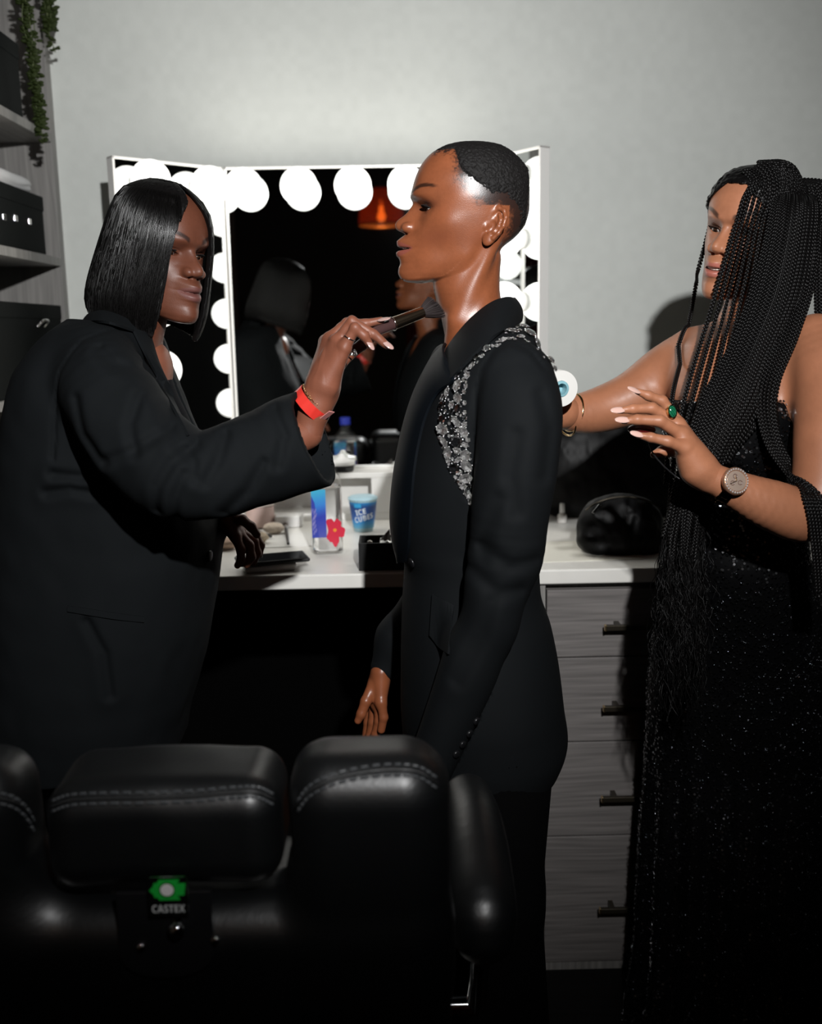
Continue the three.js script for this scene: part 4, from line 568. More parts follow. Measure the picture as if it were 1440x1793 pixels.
  for (let i = 0; i < 3600; i++) { const ph = rr(-Math.PI, Math.PI), pts = [], off = rr(-1.2, 1.6), endJ = rr(-5, 7); let ok = true;
    for (let k = 0; k <= 15; k++) { const b = 158 - (158 + 121 + endJ) * Math.pow(k / 15, 0.9), bb = clamp(b, -130, 162), dphi = 0.02 * Math.sin(k * 0.7 + i), s = Math.sin(ph + dphi), co = Math.cos(ph + dphi), w = T.W(bb) - 1.5 + off, D = co > 0 ? T.F(bb) + 10 - 1.5 + off : -10 - T.B(bb) - 1.5 + off, q = Math.pow(Math.pow(Math.abs(s), 2.15) + Math.pow(Math.abs(co), 2.15), -1 / 2.15), a = s * q * w, c = -10 + co * q * D; if (c > 20 && Math.abs(a) < edge(bb) + 1) { if (pts.length) break; continue; } if (b < hem(c) + endJ) break; pts.push(fr.toWorld(a, b, c)); }
    if (pts.length > 3) lines.push(pts); }
  const st = mesh('hair_strands', strands(lines, [0.00035, 0.0008], 4), M.hairBlack, hair); st.userData.kind = 'stuff';
  // rings and bracelets of the raised hand
  const ringG = (c, ax, R, tr, seg = 32) => { const tg = new THREE.TorusGeometry(R, tr, 8, seg); tg.applyQuaternion(new THREE.Quaternion().setFromUnitVectors(V(0, 0, 1), ax.clone().normalize())); tg.translate(c.x, c.y, c.z); return tg; };
  M.ringG = ringG;
  M.silver = std(lin(0.85, 0.84, 0.82), 0.12, { metalness: 1 }); M.gold = std(lin(0.85, 0.60, 0.30), 0.16, { metalness: 1 });
  const r1 = mesh('finger_ring', ringG(Q(612.5, 591, -0.015), Q(622, 574, -0.018).sub(Q(606, 606, -0.012)), 9.6 * q, 0.0011), M.silver); tag(r1, 'thin silver ring on the little finger of the brush hand', 'ring');
  const bowR = mesh('finger_ring', [ringG(Q(617, 620, 0.0), V(0.3, 1, 0.2), 0.0035, 0.0009), ringG(Q(622, 616, -0.004), V(1, 0.2, 0.4), 0.003, 0.0009), ringG(Q(614, 618, 0.012), V(0.2, 1, 0.3), 0.0095, 0.0010)], M.silver); tag(bowR, 'small silver bow ring on the brush hand', 'ring');
  const fa = Q(575, 665, 0.012).sub(Q(538, 745, 0.012)).normalize();
  const wc = Q(546, 708, 0.012), wa = V(0.74, 0.66, 0.12).normalize();
  const band = lathe([[0.0300, -0.0085], [0.0312, -0.0085], [0.0312, 0.0085], [0.0300, 0.0085], [0.0300, -0.0085]], 48); band.applyQuaternion(new THREE.Quaternion().setFromUnitVectors(V(0, 1, 0), wa)); band.translate(wc.x, wc.y, wc.z);
  const wb = thing('wristband', 'bright red paper wristband on the raised wrist by the cuff', 'wristband'); mesh('band', toCreasedNormals(band, 0.5), phys(lin(0.62, 0.035, 0.025), 0.35), wb);
  const tab = box(-0.005, 0.005, -0.0005, 0.0005, -0.013, 0.013); tab.applyQuaternion(new THREE.Quaternion().setFromUnitVectors(V(0, 0, 1), V(0.6, 0.45, 0.5).normalize())); const tp = Q(572, 728, -0.012); tab.translate(tp.x, tp.y, tp.z); mesh('closure_tab', tab, phys(lin(0.7, 0.3, 0.28), 0.3), wb);
  const br = thing('bracelet', 'fine gold chain bracelet above the red wristband', 'bracelet'); const lk = []; const u1 = V(0, 0, 1).cross(wa).normalize(), u2 = wa.clone().cross(u1), bc = Q(553, 697, 0.012); for (let i = 0; i < 40; i++) { const a = i / 40 * 6.2832, p = bc.clone().addScaledVector(u1, 0.0262 * Math.cos(a)).addScaledVector(u2, 0.0262 * Math.sin(a)); lk.push(ringG(p, i % 2 ? wa : V(rr(-1, 1), rr(-1, 1), rr(-1, 1)), 0.0019, 0.0005, 8)); } mesh('chain', lk, M.gold, br);
  // brush
  const bp = thing('makeup_brush', 'angled powder brush with bronze ferrule touching the neck', 'brush');
  const B0 = P(636, 590, 1.512), B1 = P(688, 567, 1.54), B2 = P(740, 547, 1.565), B3 = P(766, 539, 1.578), ax = B2.clone().sub(B1).normalize();
  mesh('handle', [cyl(B0, B1, 0.0062, 0.0092, 20), sphere(B0, 0.0062, 16, 10)], phys(lin(0.05, 0.025, 0.024), 0.2, { clearcoat: 0.7 }), bp);
  const fe = mesh('ferrule', cyl(B1, B2, 0.0098, 0.0088, 24), std(lin(0.42, 0.31, 0.21), 0.22, { metalness: 1 }), bp); mesh('ring', ringG(B1, ax, 0.0098, 0.0012), M.silver, fe);
  const bl = []; const s1 = V(0, 0, 1).addScaledVector(ax, -ax.z).normalize(), s2 = ax.clone().cross(s1).normalize();
  for (let i = 0; i < 900; i++) { const a = rr(0, 6.283), q0 = Math.sqrt(rnd()), e1 = Math.cos(a) * q0, e2 = Math.sin(a) * q0, st0 = B2.clone().addScaledVector(s1, e1 * 0.0078).addScaledVector(s2, e2 * 0.0078), len = 0.030 - 0.008 * e2 * Math.sign(s2.y) + rr(-0.0015, 0.001); const en = B2.clone().addScaledVector(ax, len * (1 - 0.10 * q0 * q0)).addScaledVector(s1, e1 * 0.013).addScaledVector(s2, e2 * 0.0195); bl.push([st0, st0.clone().lerp(en, 0.5).addScaledVector(s2, e2 * 0.001), en]); }
  const bm = mesh('bristles', strands(bl, 0.0005, 4), std(lin(0.014, 0.007, 0.0065), 0.7), bp); bm.userData.kind = 'stuff';
}
// ---------------------------------------------------------------- woman on the right: long braids, strapless sequined gown
M.skinLight = skinMat(0.5, 0.1);
{
  const g = thing('person', 'woman with long black braids in strapless black sequined gown', 'person');
  const D = 1.74, h = makeHead({ lidUp: 4.2, lidLow: -4.4, mouthOpen: 3.4, noseW: 1.05 }), fr = headFrame(-1, 1312, 429, D, 0.919, 42.8, 7, 10.7), hs = headSDF(h, fr);
  const base = [0.335, 0.135, 0.070], t = [0, 0, 0], r = px => px * PX(D);
  const A = (x, y, dd, rp) => [P(x, y, dd), rp * PX(dd)];
  const neck = loft(pxRows([[480, 1275, 1370, 1.75, r(46)], [520, 1272, 1362, 1.75, r(46)], [560, 1262, 1368, 1.75, r(50)], [590, 1235, 1395, 1.745, r(66)]]), 2.1, 0.03);
  const bust = loft(pxRows([[556, 1270, 1360, 1.745, 0.05], [578, 1225, 1410, 1.735, 0.085], [605, 1196, 1440, 1.725, 0.105], [650, 1180, 1436, 1.715, 0.115], [700, 1174, 1410, 1.70, 0.12], [760, 1180, 1400, 1.70, 0.12], [850, 1196, 1396, 1.71, 0.10], [960, 1194, 1398, 1.72, 0.09], [1080, 1195, 1400, 1.79, 0.09], [1200, 1195, 1400, 1.83, 0.09]]), 2.2, 0.03);
  const nearArm = chainS([A(1428, 596, 1.62, 46), A(1446, 660, 1.575, 56), A(1450, 760, 1.52, 58), A(1440, 850, 1.49, 54), A(1412, 900, 1.475, 50), A(1350, 884, 1.46, 45), A(1290, 858, 1.45, 34), A(1250, 838, 1.448, 27), A(1232, 828, 1.448, 26)]);
  const farArm = chainS([A(1214, 620, 1.79, 46), A(1170, 655, 1.80, 52), A(1110, 695, 1.79, 46), A(1062, 714, 1.785, 41), A(1030, 722, 1.775, 37), A(990, 724, 1.755, 28), A(970, 716, 1.745, 25)]);
  // near hand
  const d = 1.45, q = PX(d), J = (x, y, o, rp) => [P(x, y, d + o), rp * q], Q = (x, y, o = 0) => P(x, y, d + o);
  const fin = [
    [J(1186, 738, 0.034, 11), J(1160, 702, 0.034, 9.5), J(1136, 693, 0.032, 8.4), J(1116, 685, 0.03, 5.5)],
    [J(1186, 742, 0.012, 12), J(1142, 715, 0.004, 10), J(1108, 716, 0.0, 8.6), J(1084, 719, 0.0, 5.5)],
    [J(1192, 760, -0.006, 12), J(1156, 737, -0.016, 10), J(1116, 735, -0.016, 8.6), J(1092, 737, -0.014, 5.5)],
    [J(1198, 784, -0.018, 11), J(1170, 773, -0.026, 9.4), J(1140, 766, -0.026, 8), J(1117, 762, -0.024, 5.2)],
    [J(1206, 800, 0.03, 14), J(1184, 790, 0.052, 11), J(1160, 790, 0.056, 9.5), J(1146, 796, 0.05, 7)]];
  const palm = [[J(1262, 846, 0, 27), J(1236, 832, 0, 26), J(1216, 806, 0.004, 24)], [J(1224, 815, 0.002, 22), J(1190, 748, 0.012, 14)], [J(1222, 818, -0.004, 22), J(1195, 764, -0.004, 14)], [J(1216, 822, -0.006, 22), J(1200, 786, -0.014, 14)], [J(1226, 812, 0.014, 20), J(1190, 746, 0.030, 13)], [J(1226, 824, 0.012, 22), J(1204, 802, 0.028, 16)]];
  const hand = handSDF(null, fin, palm, 0.007);
  // far hand round the lint roller
  const d2 = 1.745, K = (x, y, o, rp) => [P(x, y, d2 + o), rp * PX(d2)];
  const fin2 = [0, 1, 2, 3].map(i => [K(962, 700 + i * 15, -0.03, 10), K(938, 696 + i * 15, -0.045, 9), K(925, 700 + i * 15, -0.02, 8), K(930, 702 + i * 15, 0.01, 7)]); fin2.push([K(975, 690, 0.01, 10), K(955, 676, 0.03, 9), K(935, 676, 0.03, 8)]);
  const hand2 = handSDF(null, fin2, [[K(990, 722, 0.01, 27), K(965, 715, -0.01, 22)], [K(985, 722, 0, 22), K(962, 742, -0.02, 14)], [K(985, 722, 0, 22), K(962, 702, -0.02, 14)]]);
  const headNeck = (x, y, z) => smin(hs(x, y, z), neck(x, y, z), 0.014);
  const clav = [chain([A(1262, 600, 1.665, 7), A(1320, 592, 1.645, 7), A(1400, 576, 1.635, 7)], 0.01)];
  const bodyF = (x, y, z) => { let b = smin(neck(x, y, z), bust(x, y, z), 0.03); b = smin(b, nearArm(x, y, z), 0.035); b = smin(b, farArm(x, y, z), 0.03); b = smin(b, clav[0](x, y, z), 0.02); return b; };
  const skin = (x, y, z, out) => { const k = 1 + 0.08 * noise3(x * 50, y * 50, z * 50) + 0.05 * noise3(x * 250, y * 250, z * 250); out[0] = base[0] * k; out[1] = base[1] * k; out[2] = base[2] * k; };
  const inCap = (b, c, a) => { const e = 92 + 14 * 1 - 0; const hl = c > 60 ? 118 - 0.9 * Math.max(0, Math.abs(a) - 20) : c > 20 ? lerp(40, 70, (c - 20) / 40) : lerp(-30, 40, clamp((c + 60) / 80, 0, 1)); return b - hl; };
  const color = (x, y, z, out) => { skin(x, y, z, out); fr.local(x, y, z, t); const [a, b, c] = t; let [R, G, B] = out; const mix = (cr, cg, cb, w) => { R = lerp(R, cr, w); G = lerp(G, cg, w); B = lerp(B, cb, w); }; mix(0.36, 0.11, 0.085, 0.85 * h.lip(a, b, c)); mix(0.02, 0.01, 0.007, 0.85 * h.brow(a, b, c)); mix(0.10, 0.04, 0.025, 0.5 * h.lid(a, b, c)); mix(0.01, 0.008, 0.008, 0.95 * sstep(-2, 4, inCap(b, c, a) + 2 * noise3(x * 300, y * 300, z * 300))); out[0] = R; out[1] = G; out[2] = B; };
  const bb = boundsOf([fr.toWorld(85, 150, 0), fr.toWorld(-85, 150, 0), fr.toWorld(0, -96, 135), fr.toWorld(0, 60, -115), fr.toWorld(80, 0, 0), fr.toWorld(-80, 0, 0), P(1320, 560, D)], 0.02);
  const headGeo = surfaceNets(headNeck, bb.min, bb.max, 0.0022, { color, slack: 1.9 });
  const b2 = boundsOf([P(950, 1230, 1.7), P(1460, 540, 1.75), P(1500, 800, 1.5), V(0.5, 1, -1.9), V(0.5, 1, -1.4)], 0.02);
  const bodyGeo = surfaceNets(bodyF, b2.min, b2.max, 0.006, { color: skin });
  const hb = boundsOf([Q(1075, 670, -0.04), Q(1270, 880, 0.07)], 0.02), handGeo = surfaceNets(hand, hb.min, hb.max, 0.0022, { color: skin });
  const hb2 = boundsOf([P(915, 660, d2 - 0.06), P(1010, 770, d2 + 0.05)], 0.02), handGeo2 = surfaceNets(hand2, hb2.min, hb2.max, 0.0035, { color: skin });
  const hip = P(1300, 1200, 1.71), legs = [-0.05, 0.05].map(o => chain([[V(hip.x + 0.02, hip.y, -1.82 + o), 0.06], [V(hip.x + 0.03, 0.48, -1.85 + o), 0.05], [V(hip.x + 0.03, 0.09, -1.85 + o), 0.035], [V(hip.x - 0.07, 0.05, -1.85 + o), 0.028]], 0.03)), legGeo = surfaceNets((x, y, z) => smin(legs[0](x, y, z), legs[1](x, y, z), 0.02), V(hip.x - 0.15, 0.005, -1.95), V(hip.x + 0.2, hip.y + 0.1, -1.5), 0.012, { color: skin });
  mesh('body', mergeKeep([headGeo, bodyGeo, handGeo, handGeo2, legGeo]), M.skinLight, g);
  addEyes(g, h, fr, -0.05, -0.25, 7); addTeeth(g, fr, -33, 4);
  M.nailPink = phys(lin(0.62, 0.40, 0.34), 0.12, { clearcoat: 0.7 });
  nails(g, [[Q(1111, 683, 0.022), Q(1136, 693, 0.03), V(0, 0.7, 0.7), 0.005, 0.0125], [Q(1083, 718, -0.006), Q(1108, 716, 0), V(0, 0.6, 0.8), 0.0054, 0.0125], [Q(1091, 735, -0.020), Q(1116, 735, -0.016), V(0, 0.6, 0.8), 0.0054, 0.0125], [Q(1116, 760, -0.030), Q(1140, 766, -0.026), V(0, 0.6, 0.8), 0.005, 0.0115]], M.nailPink);
  // gown
  const floorY = 0.012, gl = loft([...pxRows([[696, 1164, 1408, 1.70, 0.128], [730, 1166, 1404, 1.70, 0.134], [780, 1176, 1402, 1.70, 0.128], [860, 1190, 1402, 1.71, 0.108], [960, 1184, 1408, 1.71, 0.112], [1060, 1162, 1432, 1.77, 0.14], [1200, 1140, 1456, 1.82, 0.132], [1350, 1132, 1462, 1.84, 0.118], [1500, 1124, 1464, 1.84, 0.118], [1650, 1116, 1466, 1.84, 0.118], [1793, 1104, 1474, 1.84, 0.118]]), [floorY, P(1100, 1793, 1.85).x, P(1480, 1793, 1.85).x + 0.02, -1.958, -1.71]], 2.2, 0.006);
  const inBust = (x, y, z) => bust(x, y, z) - 0.0015;
  const top = P(1200, 700, 1.6).y, gown = (x, y, z) => { let b = gl(x, y, z) + 0.002 * noise3(x * 12, y * 5, z * 12) + (y < 0.75 ? 0.006 * Math.sin(Math.atan2(z + 1.85, x - hip.x) * 14) * sstep(0.75, 0.3, y) : 0); b = Math.max(b, -(inBust(x, y, z)) - 0.2); return b; };
  const gb = boundsOf([V(P(1080, 1793, 1.71).x - 0.05, 0, -1.97), V(P(1480, 1793, 1.71).x + 0.08, P(1300, 690, 1.7).y + 0.02, -1.45)], 0.01);
  const gg = surfaceNets(gown, gb.min, gb.max, 0.008), gm = mesh('gown', gg, phys(lin(0.0015, 0.0015, 0.0018), 0.6, { specularIntensity: 0.2 }), g);
  { const pos = gg.attributes.position, nor = gg.attributes.normal, ids = []; for (let i = 0; i < pos.count; i++) if (nor.getZ(i) > 0.1 || nor.getX(i) < -0.5) ids.push(i);
    const cg = new THREE.CylinderGeometry(0.0021, 0.0021, 0.0003, 8), N = 26000, im = sh(new THREE.InstancedMesh(cg, std(lin(0.36, 0.37, 0.39), 0.2, { metalness: 1 }), N)); im.name = 'sequins'; im.userData.kind = 'stuff'; const m4 = new THREE.Matrix4(), qq = new THREE.Quaternion(), up = V(0, 1, 0);
    for (let i = 0; i < N; i++) { const k = ids[(rnd() * ids.length) | 0], n = V(nor.getX(k) + rr(-0.30, 0.30), nor.getY(k) + rr(-0.30, 0.30), nor.getZ(k) + rr(-0.30, 0.30)).normalize(), p = V(pos.getX(k) + rr(-0.003, 0.003), pos.getY(k) + rr(-0.003, 0.003), pos.getZ(k)).addScaledVector(n, 0.001); qq.setFromUnitVectors(up, n); m4.compose(p, qq, V(1, 1, 1)); im.setMatrixAt(i, m4); } gm.add(im); }
  // scalp and braids
  const capF = (x, y, z) => { fr.local(x, y, z, t); const [a, b, c] = t; return smax(hs(x, y, z) - 0.004 - 0.002 * noise3(x * 160, y * 160, z * 160), -inCap(b, c, a) * fr.sc, 0.004); };
  M.braid = phys(lin(0.0028, 0.0025, 0.0025), 0.4, { specularIntensity: 0.4 });
  const hair = mesh('hair', surfaceNets(capF, bb.min.clone().addScalar(-0.01), bb.max.clone().addScalar(0.01), 0.003, { slack: 1.8 }), M.braid, g); hair.userData.label = 'long thin black box braids';
  const braids = [], ends = [];
  const add = (pts, sp, j) => { const p = pts.map(([x, y, d], i) => P(x + (i ? sp * rr(-1, 1) : 0), y, d + (j || 0))); braids.push(p); return p; };
  // loose braids beside the face
  const roots = i => fr.toWorld(4 + i * 1.5, 140 + i * 0.8, 66 - i * 7);
  for (let i = 0; i < 9; i++) { const s = i; const p = [roots(i), fr.toWorld(26 + i * 3, 124, 72 - i * 6), P(1303 + s * 8, 352, 1.655), P(1284 + s * 9.5, 412, 1.636), P(1264 + s * 11, 480, 1.628), P(1240 + s * 12.5, 560, 1.615), P(1207 + s * 14.5, 670, 1.575), P(1190 + s * 13, 740, 1.555), P(1178 + s * 11, 830, 1.56), P(1172 + s * 8, 900, 1.56)]; braids.push(p); ends.push(p); }
  { const p = [fr.toWorld(-40, 110, 70), P(1222, 470, 1.86), P(1219, 500, 1.85), P(1208, 560, 1.80), P(1193, 630, 1.70), P(1177, 700, 1.585), P(1172, 760, 1.565), P(1166, 850, 1.57)]; braids.push([fr.toWorld(-62, 105, -6), fr.toWorld(-78, 20, 20), fr.toWorld(-74, -50, 50), ...p.slice(2)]); }
  // the fall over the chest, in layers
  for (let L = 0; L < 4; L++) for (let i = 0; i < 26; i++) { const s = (i + 0.5 * (L % 2) + rr(-0.25, 0.25)) / 26, dep = [0, 0.014, 0.028, 0.042][L], ang = lerp(0.15, 1, s), rt = fr.toWorld(6 + L * 4, lerp(143, 106, ang * ang), lerp(40, -96, ang)), rt2 = fr.toWorld(lerp(48, 40, ang) + L * 3, lerp(126, 96, ang), lerp(44, -98, ang));
    const x1 = lerp(1352, 1432, s), x2 = lerp(1338, 1428, s), x3 = lerp(1312, 1412, s), x4 = lerp(1278, 1372, s), x5 = lerp(1226, 1336, s), x6 = lerp(1200, 1288, s), x7 = lerp(1176, 1250, s), c = 0.02 * Math.sin(s * 3.14);
    const p = [rt, rt2, P(x1, 360, 1.642 - c + dep), P(x2, 430, 1.618 - c + dep), P(x3, 520, 1.602 - c + dep), P(x4, 610, 1.582 - c + dep), P(x5, 710, 1.555 - c + dep), P(x6, 790, 1.548 - c + dep), P(x7, 880, 1.55 - c + dep), P(lerp(1166, 1228, s) + rr(-8, 8), 950 + rr(-30, 40), 1.55 + dep)]; braids.push(p); ends.push(p); }
  // a lock that swings over the near arm
  for (let i = 0; i < 16; i++) { const s = i / 15, dep = 0.012 * (i % 3); const rt = fr.toWorld(lerp(50, 66, s), lerp(110, 90, s), lerp(-30, -80, s)); braids.push([rt, P(lerp(1400, 1436, s), 400, 1.63 + dep), P(lerp(1388, 1424, s), 500, 1.60 + dep), P(lerp(1362, 1396, s), 590, 1.575 + dep), P(lerp(1330, 1364, s), 670, 1.552 + dep), P(lerp(1328, 1358, s), 720, 1.548 + dep), P(lerp(1344, 1370, s), 780, 1.535 + dep), P(lerp(1378, 1400, s), 830, 1.50 + dep), P(lerp(1412, 1440, s), 880, 1.425 + dep), P(lerp(1424, 1452, s), 950, 1.43 + dep), P(lerp(1432, 1460, s), 1040, 1.45 + dep)]); }
  // behind the head and shoulder
  for (let L = 0; L < 3; L++) for (let i = 0; i < 14; i++) { const s = (i + rr(-0.2, 0.2)) / 13; braids.push([fr.toWorld(lerp(62, -20, s), lerp(105, 120, s) - L * 12, -90 - L * 5), P(lerp(1415, 1475, s), 330 + L * 20, 1.72 + 0.05 * L + 0.02 * s), P(lerp(1428, 1500, s), 430, 1.71 + 0.05 * L), P(lerp(1430, 1505, s), 540, 1.72 + 0.05 * L), P(lerp(1438, 1510, s), 680, 1.74 + 0.05 * L), P(lerp(1440, 1510, s), 900, 1.82 + 0.03 * L)]); }
  const solid = (x, y, z) => Math.min(hs(x, y, z), bodyF(x, y, z), gown(x, y, z));
  const pushOut = v => { for (let it = 0; it < 4; it++) { const d = solid(v.x, v.y, v.z) - 0.0045; if (d >= 0) return; const e = 0.003, n = V(solid(v.x + e, v.y, v.z) - solid(v.x - e, v.y, v.z), solid(v.x, v.y + e, v.z) - solid(v.x, v.y - e, v.z), solid(v.x, v.y, v.z + e) - solid(v.x, v.y, v.z - e)).normalize(); v.addScaledVector(n, -d); } };
  const link = merge([new THREE.SphereGeometry(1, 7, 5), new THREE.SphereGeometry(1, 7, 5)].map((s, i) => { s.scale(0.0022, 0.0040, 0.0021); s.rotateZ(i ? 0.62 : -0.62); s.translate(i ? 0.0014 : -0.0014, i ? 0.0022 : -0.0006, 0); return s; }));
  const ms = []; const m4 = new THREE.Matrix4(); let k = 0;
  for (const b of braids) { const p = resample(b, 0.0058), tw = rr(-0.6, 0.6); for (const v of p) pushOut(v); for (let i = 0; i < p.length - 1; i++) { const ty = p[i].clone().sub(p[i + 1]).normalize(), tx = ty.clone().cross(V(Math.sin(tw), 0, Math.cos(tw))).normalize(), tz = tx.clone().cross(ty); m4.makeBasis(tx, ty, tz).setPosition(p[i]); ms.push(m4.clone()); } }
  const im = sh(new THREE.InstancedMesh(link, M.braid, ms.length)); ms.forEach((m, i) => im.setMatrixAt(i, m)); im.name = 'braids'; im.userData.kind = 'stuff'; hair.add(im);
  const tails = []; for (const e of ends) { const o = e[e.length - 1], n = 9, px0 = rr(-20, 5); for (let i = 0; i < n; i++) { const w = rr(0.002, 0.006), ph = rr(0, 6.28), ph2 = rr(0, 6.28), len = rr(0.12, 0.27), dx = rr(-0.022, 0.02), pts = []; for (let k = 0; k <= 18; k++) { const s = k / 18; pts.push(V(o.x + dx * s + w * (0.3 + s) * Math.sin(ph + s * 22), o.y - len * s, o.z + 0.02 * s * Math.sin(i) + w * (0.3 + s) * Math.sin(ph2 + s * 19))); } tails.push(pts); } }
  const tm = mesh('loose_ends', strands(tails, [0.0004, 0.0007], 4), M.braid, hair); tm.userData.kind = 'stuff';
  // ring with green stone
  const rg = thing('finger_ring', 'gold ring with an oval green striped stone', 'ring'); const rc = Q(1166, 726, 0.010), ra = Q(1142, 715, 0.004).sub(Q(1186, 742, 0.012)).normalize();
  mesh('band', M.ringG(rc, ra, 11.6 * q, 0.0017), M.gold, rg);
  const out = V(0.15, 0.25, 1).addScaledVector(ra, -V(0.15, 0.25, 1).dot(ra)).normalize(), sp = Q(1169, 722, 0.010).addScaledVector(out, 0.0125);
  const upS = V(-0.15, 1, 0).addScaledVector(out, -V(-0.15, 1, 0).dot(out)).normalize(), basis = new THREE.Matrix4().makeBasis(upS.clone().cross(out), upS, out).setPosition(sp);
  const bz = new THREE.CylinderGeometry(1, 1.06, 0.004, 32); bz.rotateX(Math.PI / 2); bz.scale(0.0074, 0.0100, 1); bz.applyMatrix4(basis); mesh('bezel', bz, M.gold, rg);
  const gs = new THREE.SphereGeometry(1, 32, 16); { const p = gs.attributes.position, c = new Float32Array(p.count * 3); for (let i = 0; i < p.count; i++) { const w = Math.sin((p.getX(i) * 0.8 + p.getY(i) * 0.6) * 15) > 0.3 ? 1 : 0; c.set(w ? [0.01, 0.16, 0.07] : [0.004, 0.055, 0.028], 3 * i); } gs.setAttribute('color', new THREE.BufferAttribute(c, 3)); } gs.scale(0.0064, 0.0088, 0.0032); gs.applyMatrix4(basis); const gsm = mesh('stone', gs, phys(0xffffff, 0.12, { vertexColors: true, clearcoat: 0.8 }), rg);  gsm.position.addScaledVector(out, 0.0012);
  // watch
  const wt = thing('wristwatch', 'rose gold wristwatch with a jewelled round dial', 'watch'); const wax = P(1290, 858, 1.45).sub(P(1250, 838, 1.448)).normalize(), wcen = P(1268, 848, 1.449);
  M.rose = std(lin(0.50, 0.27, 0.17), 0.3, { metalness: 0.75 });
  const w1 = V(0.1, 0.35, 1).addScaledVector(wax, -V(0.1, 0.35, 1).dot(wax)).normalize(), w2 = wax.clone().cross(w1);
  for (let i = 0; i < 22; i++) { const a = i / 22 * 6.2832, n = w1.clone().multiplyScalar(Math.cos(a)).addScaledVector(w2, Math.sin(a)); if (Math.cos(a) > 0.78) continue; for (const o of [-1, 0, 1]) { const bx = new RoundedBoxGeometry(o ? 0.0052 : 0.0072, 0.0082, 0.0028, 1, 0.0008); bx.applyMatrix4(new THREE.Matrix4().makeBasis(wax, w2.clone().multiplyScalar(Math.cos(a)).addScaledVector(w1, -Math.sin(a)), n).setPosition(wcen.clone().addScaledVector(n, 0.0292).addScaledVector(wax, o * 0.0064))); mesh('bracelet_link', bx, M.rose, wt); } }
  const dialM = new THREE.Matrix4().makeBasis(w2.clone().cross(w1), w2.clone(), w1).setPosition(wcen.clone().addScaledVector(w1, 0.0300));
  const part = (n, ge, m) => { ge.rotateX(Math.PI / 2); ge.applyMatrix4(dialM); return mesh(n, ge, m, wt); };
  part('case', lathe([[0, -0.003], [0.019, -0.003], [0.0205, 0.001], [0.0205, 0.004], [0.0185, 0.0065], [0.0155, 0.0068], [0.0150, 0.0055], [0, 0.0055]], 40), M.rose);
  part('dial', lathe([[0, 0.0060], [0.0148, 0.0060], [0.0148, 0.005], [0, 0.005]], 32), std(lin(0.55, 0.42, 0.34), 0.3, { metalness: 0.6 }));
  for (const [x, y] of [[-0.006, 0], [0.0045, 0.0055], [0.0045, -0.0055]]) { const c = lathe([[0.0026, 0.0062], [0.0034, 0.0068], [0.0036, 0.0062]], 20); c.translate(x, 0, y); part('subdial', c, std(lin(0.10, 0.05, 0.04), 0.3)); }
  for (let i = 0; i < 28; i++) { const a = i / 28 * 6.2832, o = new THREE.OctahedronGeometry(0.0018, 0); o.translate(0.0175 * Math.cos(a), 0.0072, 0.0175 * Math.sin(a)); part('bezel_stone', o, phys(lin(0.9, 0.88, 0.86), 0.05, { metalness: 0.6 })); }
  for (const [a, l] of [[0.6, 0.008], [2.4, 0.012]]) { const hnd = box(-0.0005, 0.0005, 0.0066, 0.0069, 0, l); hnd.rotateY(a); part('watch_hand', hnd, M.gold); }
  // bracelets on the far wrist
  const fa = P(990, 724, 1.755).sub(P(1030, 722, 1.775)).normalize();
  for (const [x, y, R, lbl] of [[1002, 722, 0.0325, 'broad gold bangle nearest the forearm on the far wrist'], [990, 733, 0.0315, 'thin gold bangle nearest the hand on the far wrist']]) { const b = mesh('bangle', M.ringG(P(x, y, 1.765), fa.clone().add(V(0, lbl[0] === 'b' ? 0.2 : -0.25, 0)), R, lbl[0] === 'b' ? 0.0026 : 0.0016, 48), M.gold); tag(b, lbl, 'bangle'); }
  // lint roller
  const lr = thing('lint_roller', 'white lint roller with pale blue core against the jacket back', 'lint roller'); const lc = P(963, 676, 1.70), la = V(0.28, -0.05, 0.96).normalize(), lq = new THREE.Quaternion().setFromUnitVectors(V(0, 1, 0), la);
  const roll = lathe([[0.0135, -0.045], [0.030, -0.045], [0.0305, -0.044], [0.0305, 0.044], [0.030, 0.045], [0.0135, 0.045], [0.0135, -0.045]], 48); roll.applyQuaternion(lq); roll.translate(lc.x, lc.y, lc.z); mesh('tape_roll', toCreasedNormals(roll, 0.6), std(lin(0.66, 0.65, 0.62), 0.6), lr);
  const cor = lathe([[0, -0.047], [0.0132, -0.047], [0.0132, 0.047], [0.009, 0.048], [0.009, 0.03], [0, 0.03]], 32); cor.applyQuaternion(lq); cor.translate(lc.x, lc.y, lc.z); mesh('core', toCreasedNormals(cor, 0.6), phys(lin(0.22, 0.42, 0.47), 0.35), lr);
  const hnd = [lc.clone().addScaledVector(la, -0.046), lc.clone().addScaledVector(la, -0.075), lc.clone().addScaledVector(la, -0.085).add(V(-0.02, -0.01, 0)), P(940, 715, 1.745), P(935, 760, 1.745)]; mesh('handle', tube(hnd, 0.007, 24, 10), phys(lin(0.22, 0.42, 0.47), 0.35), lr);
  // small dark red compact dangling on a cord from the near hand
  const cp = thing('cord_pouch', 'dark red oval case on a thin black cord held between the fingers', 'case'); const cc = Q(1124, 752, 0.012); const cgm = new THREE.SphereGeometry(1, 28, 16); cgm.scale(0.021, 0.0085, 0.010); cgm.rotateZ(-0.05); cgm.translate(cc.x, cc.y, cc.z); mesh('case', cgm, phys(lin(0.09, 0.008, 0.008), 0.25, { clearcoat: 0.5 }), cp);
  mesh('cord', tube([Q(1134, 762, 0.012), Q(1142, 790, 0.012), Q(1162, 815, 0.01), Q(1184, 834, 0.008), Q(1196, 842, 0.005)], 0.0012, 30, 6), M.blackPlastic, cp);
}
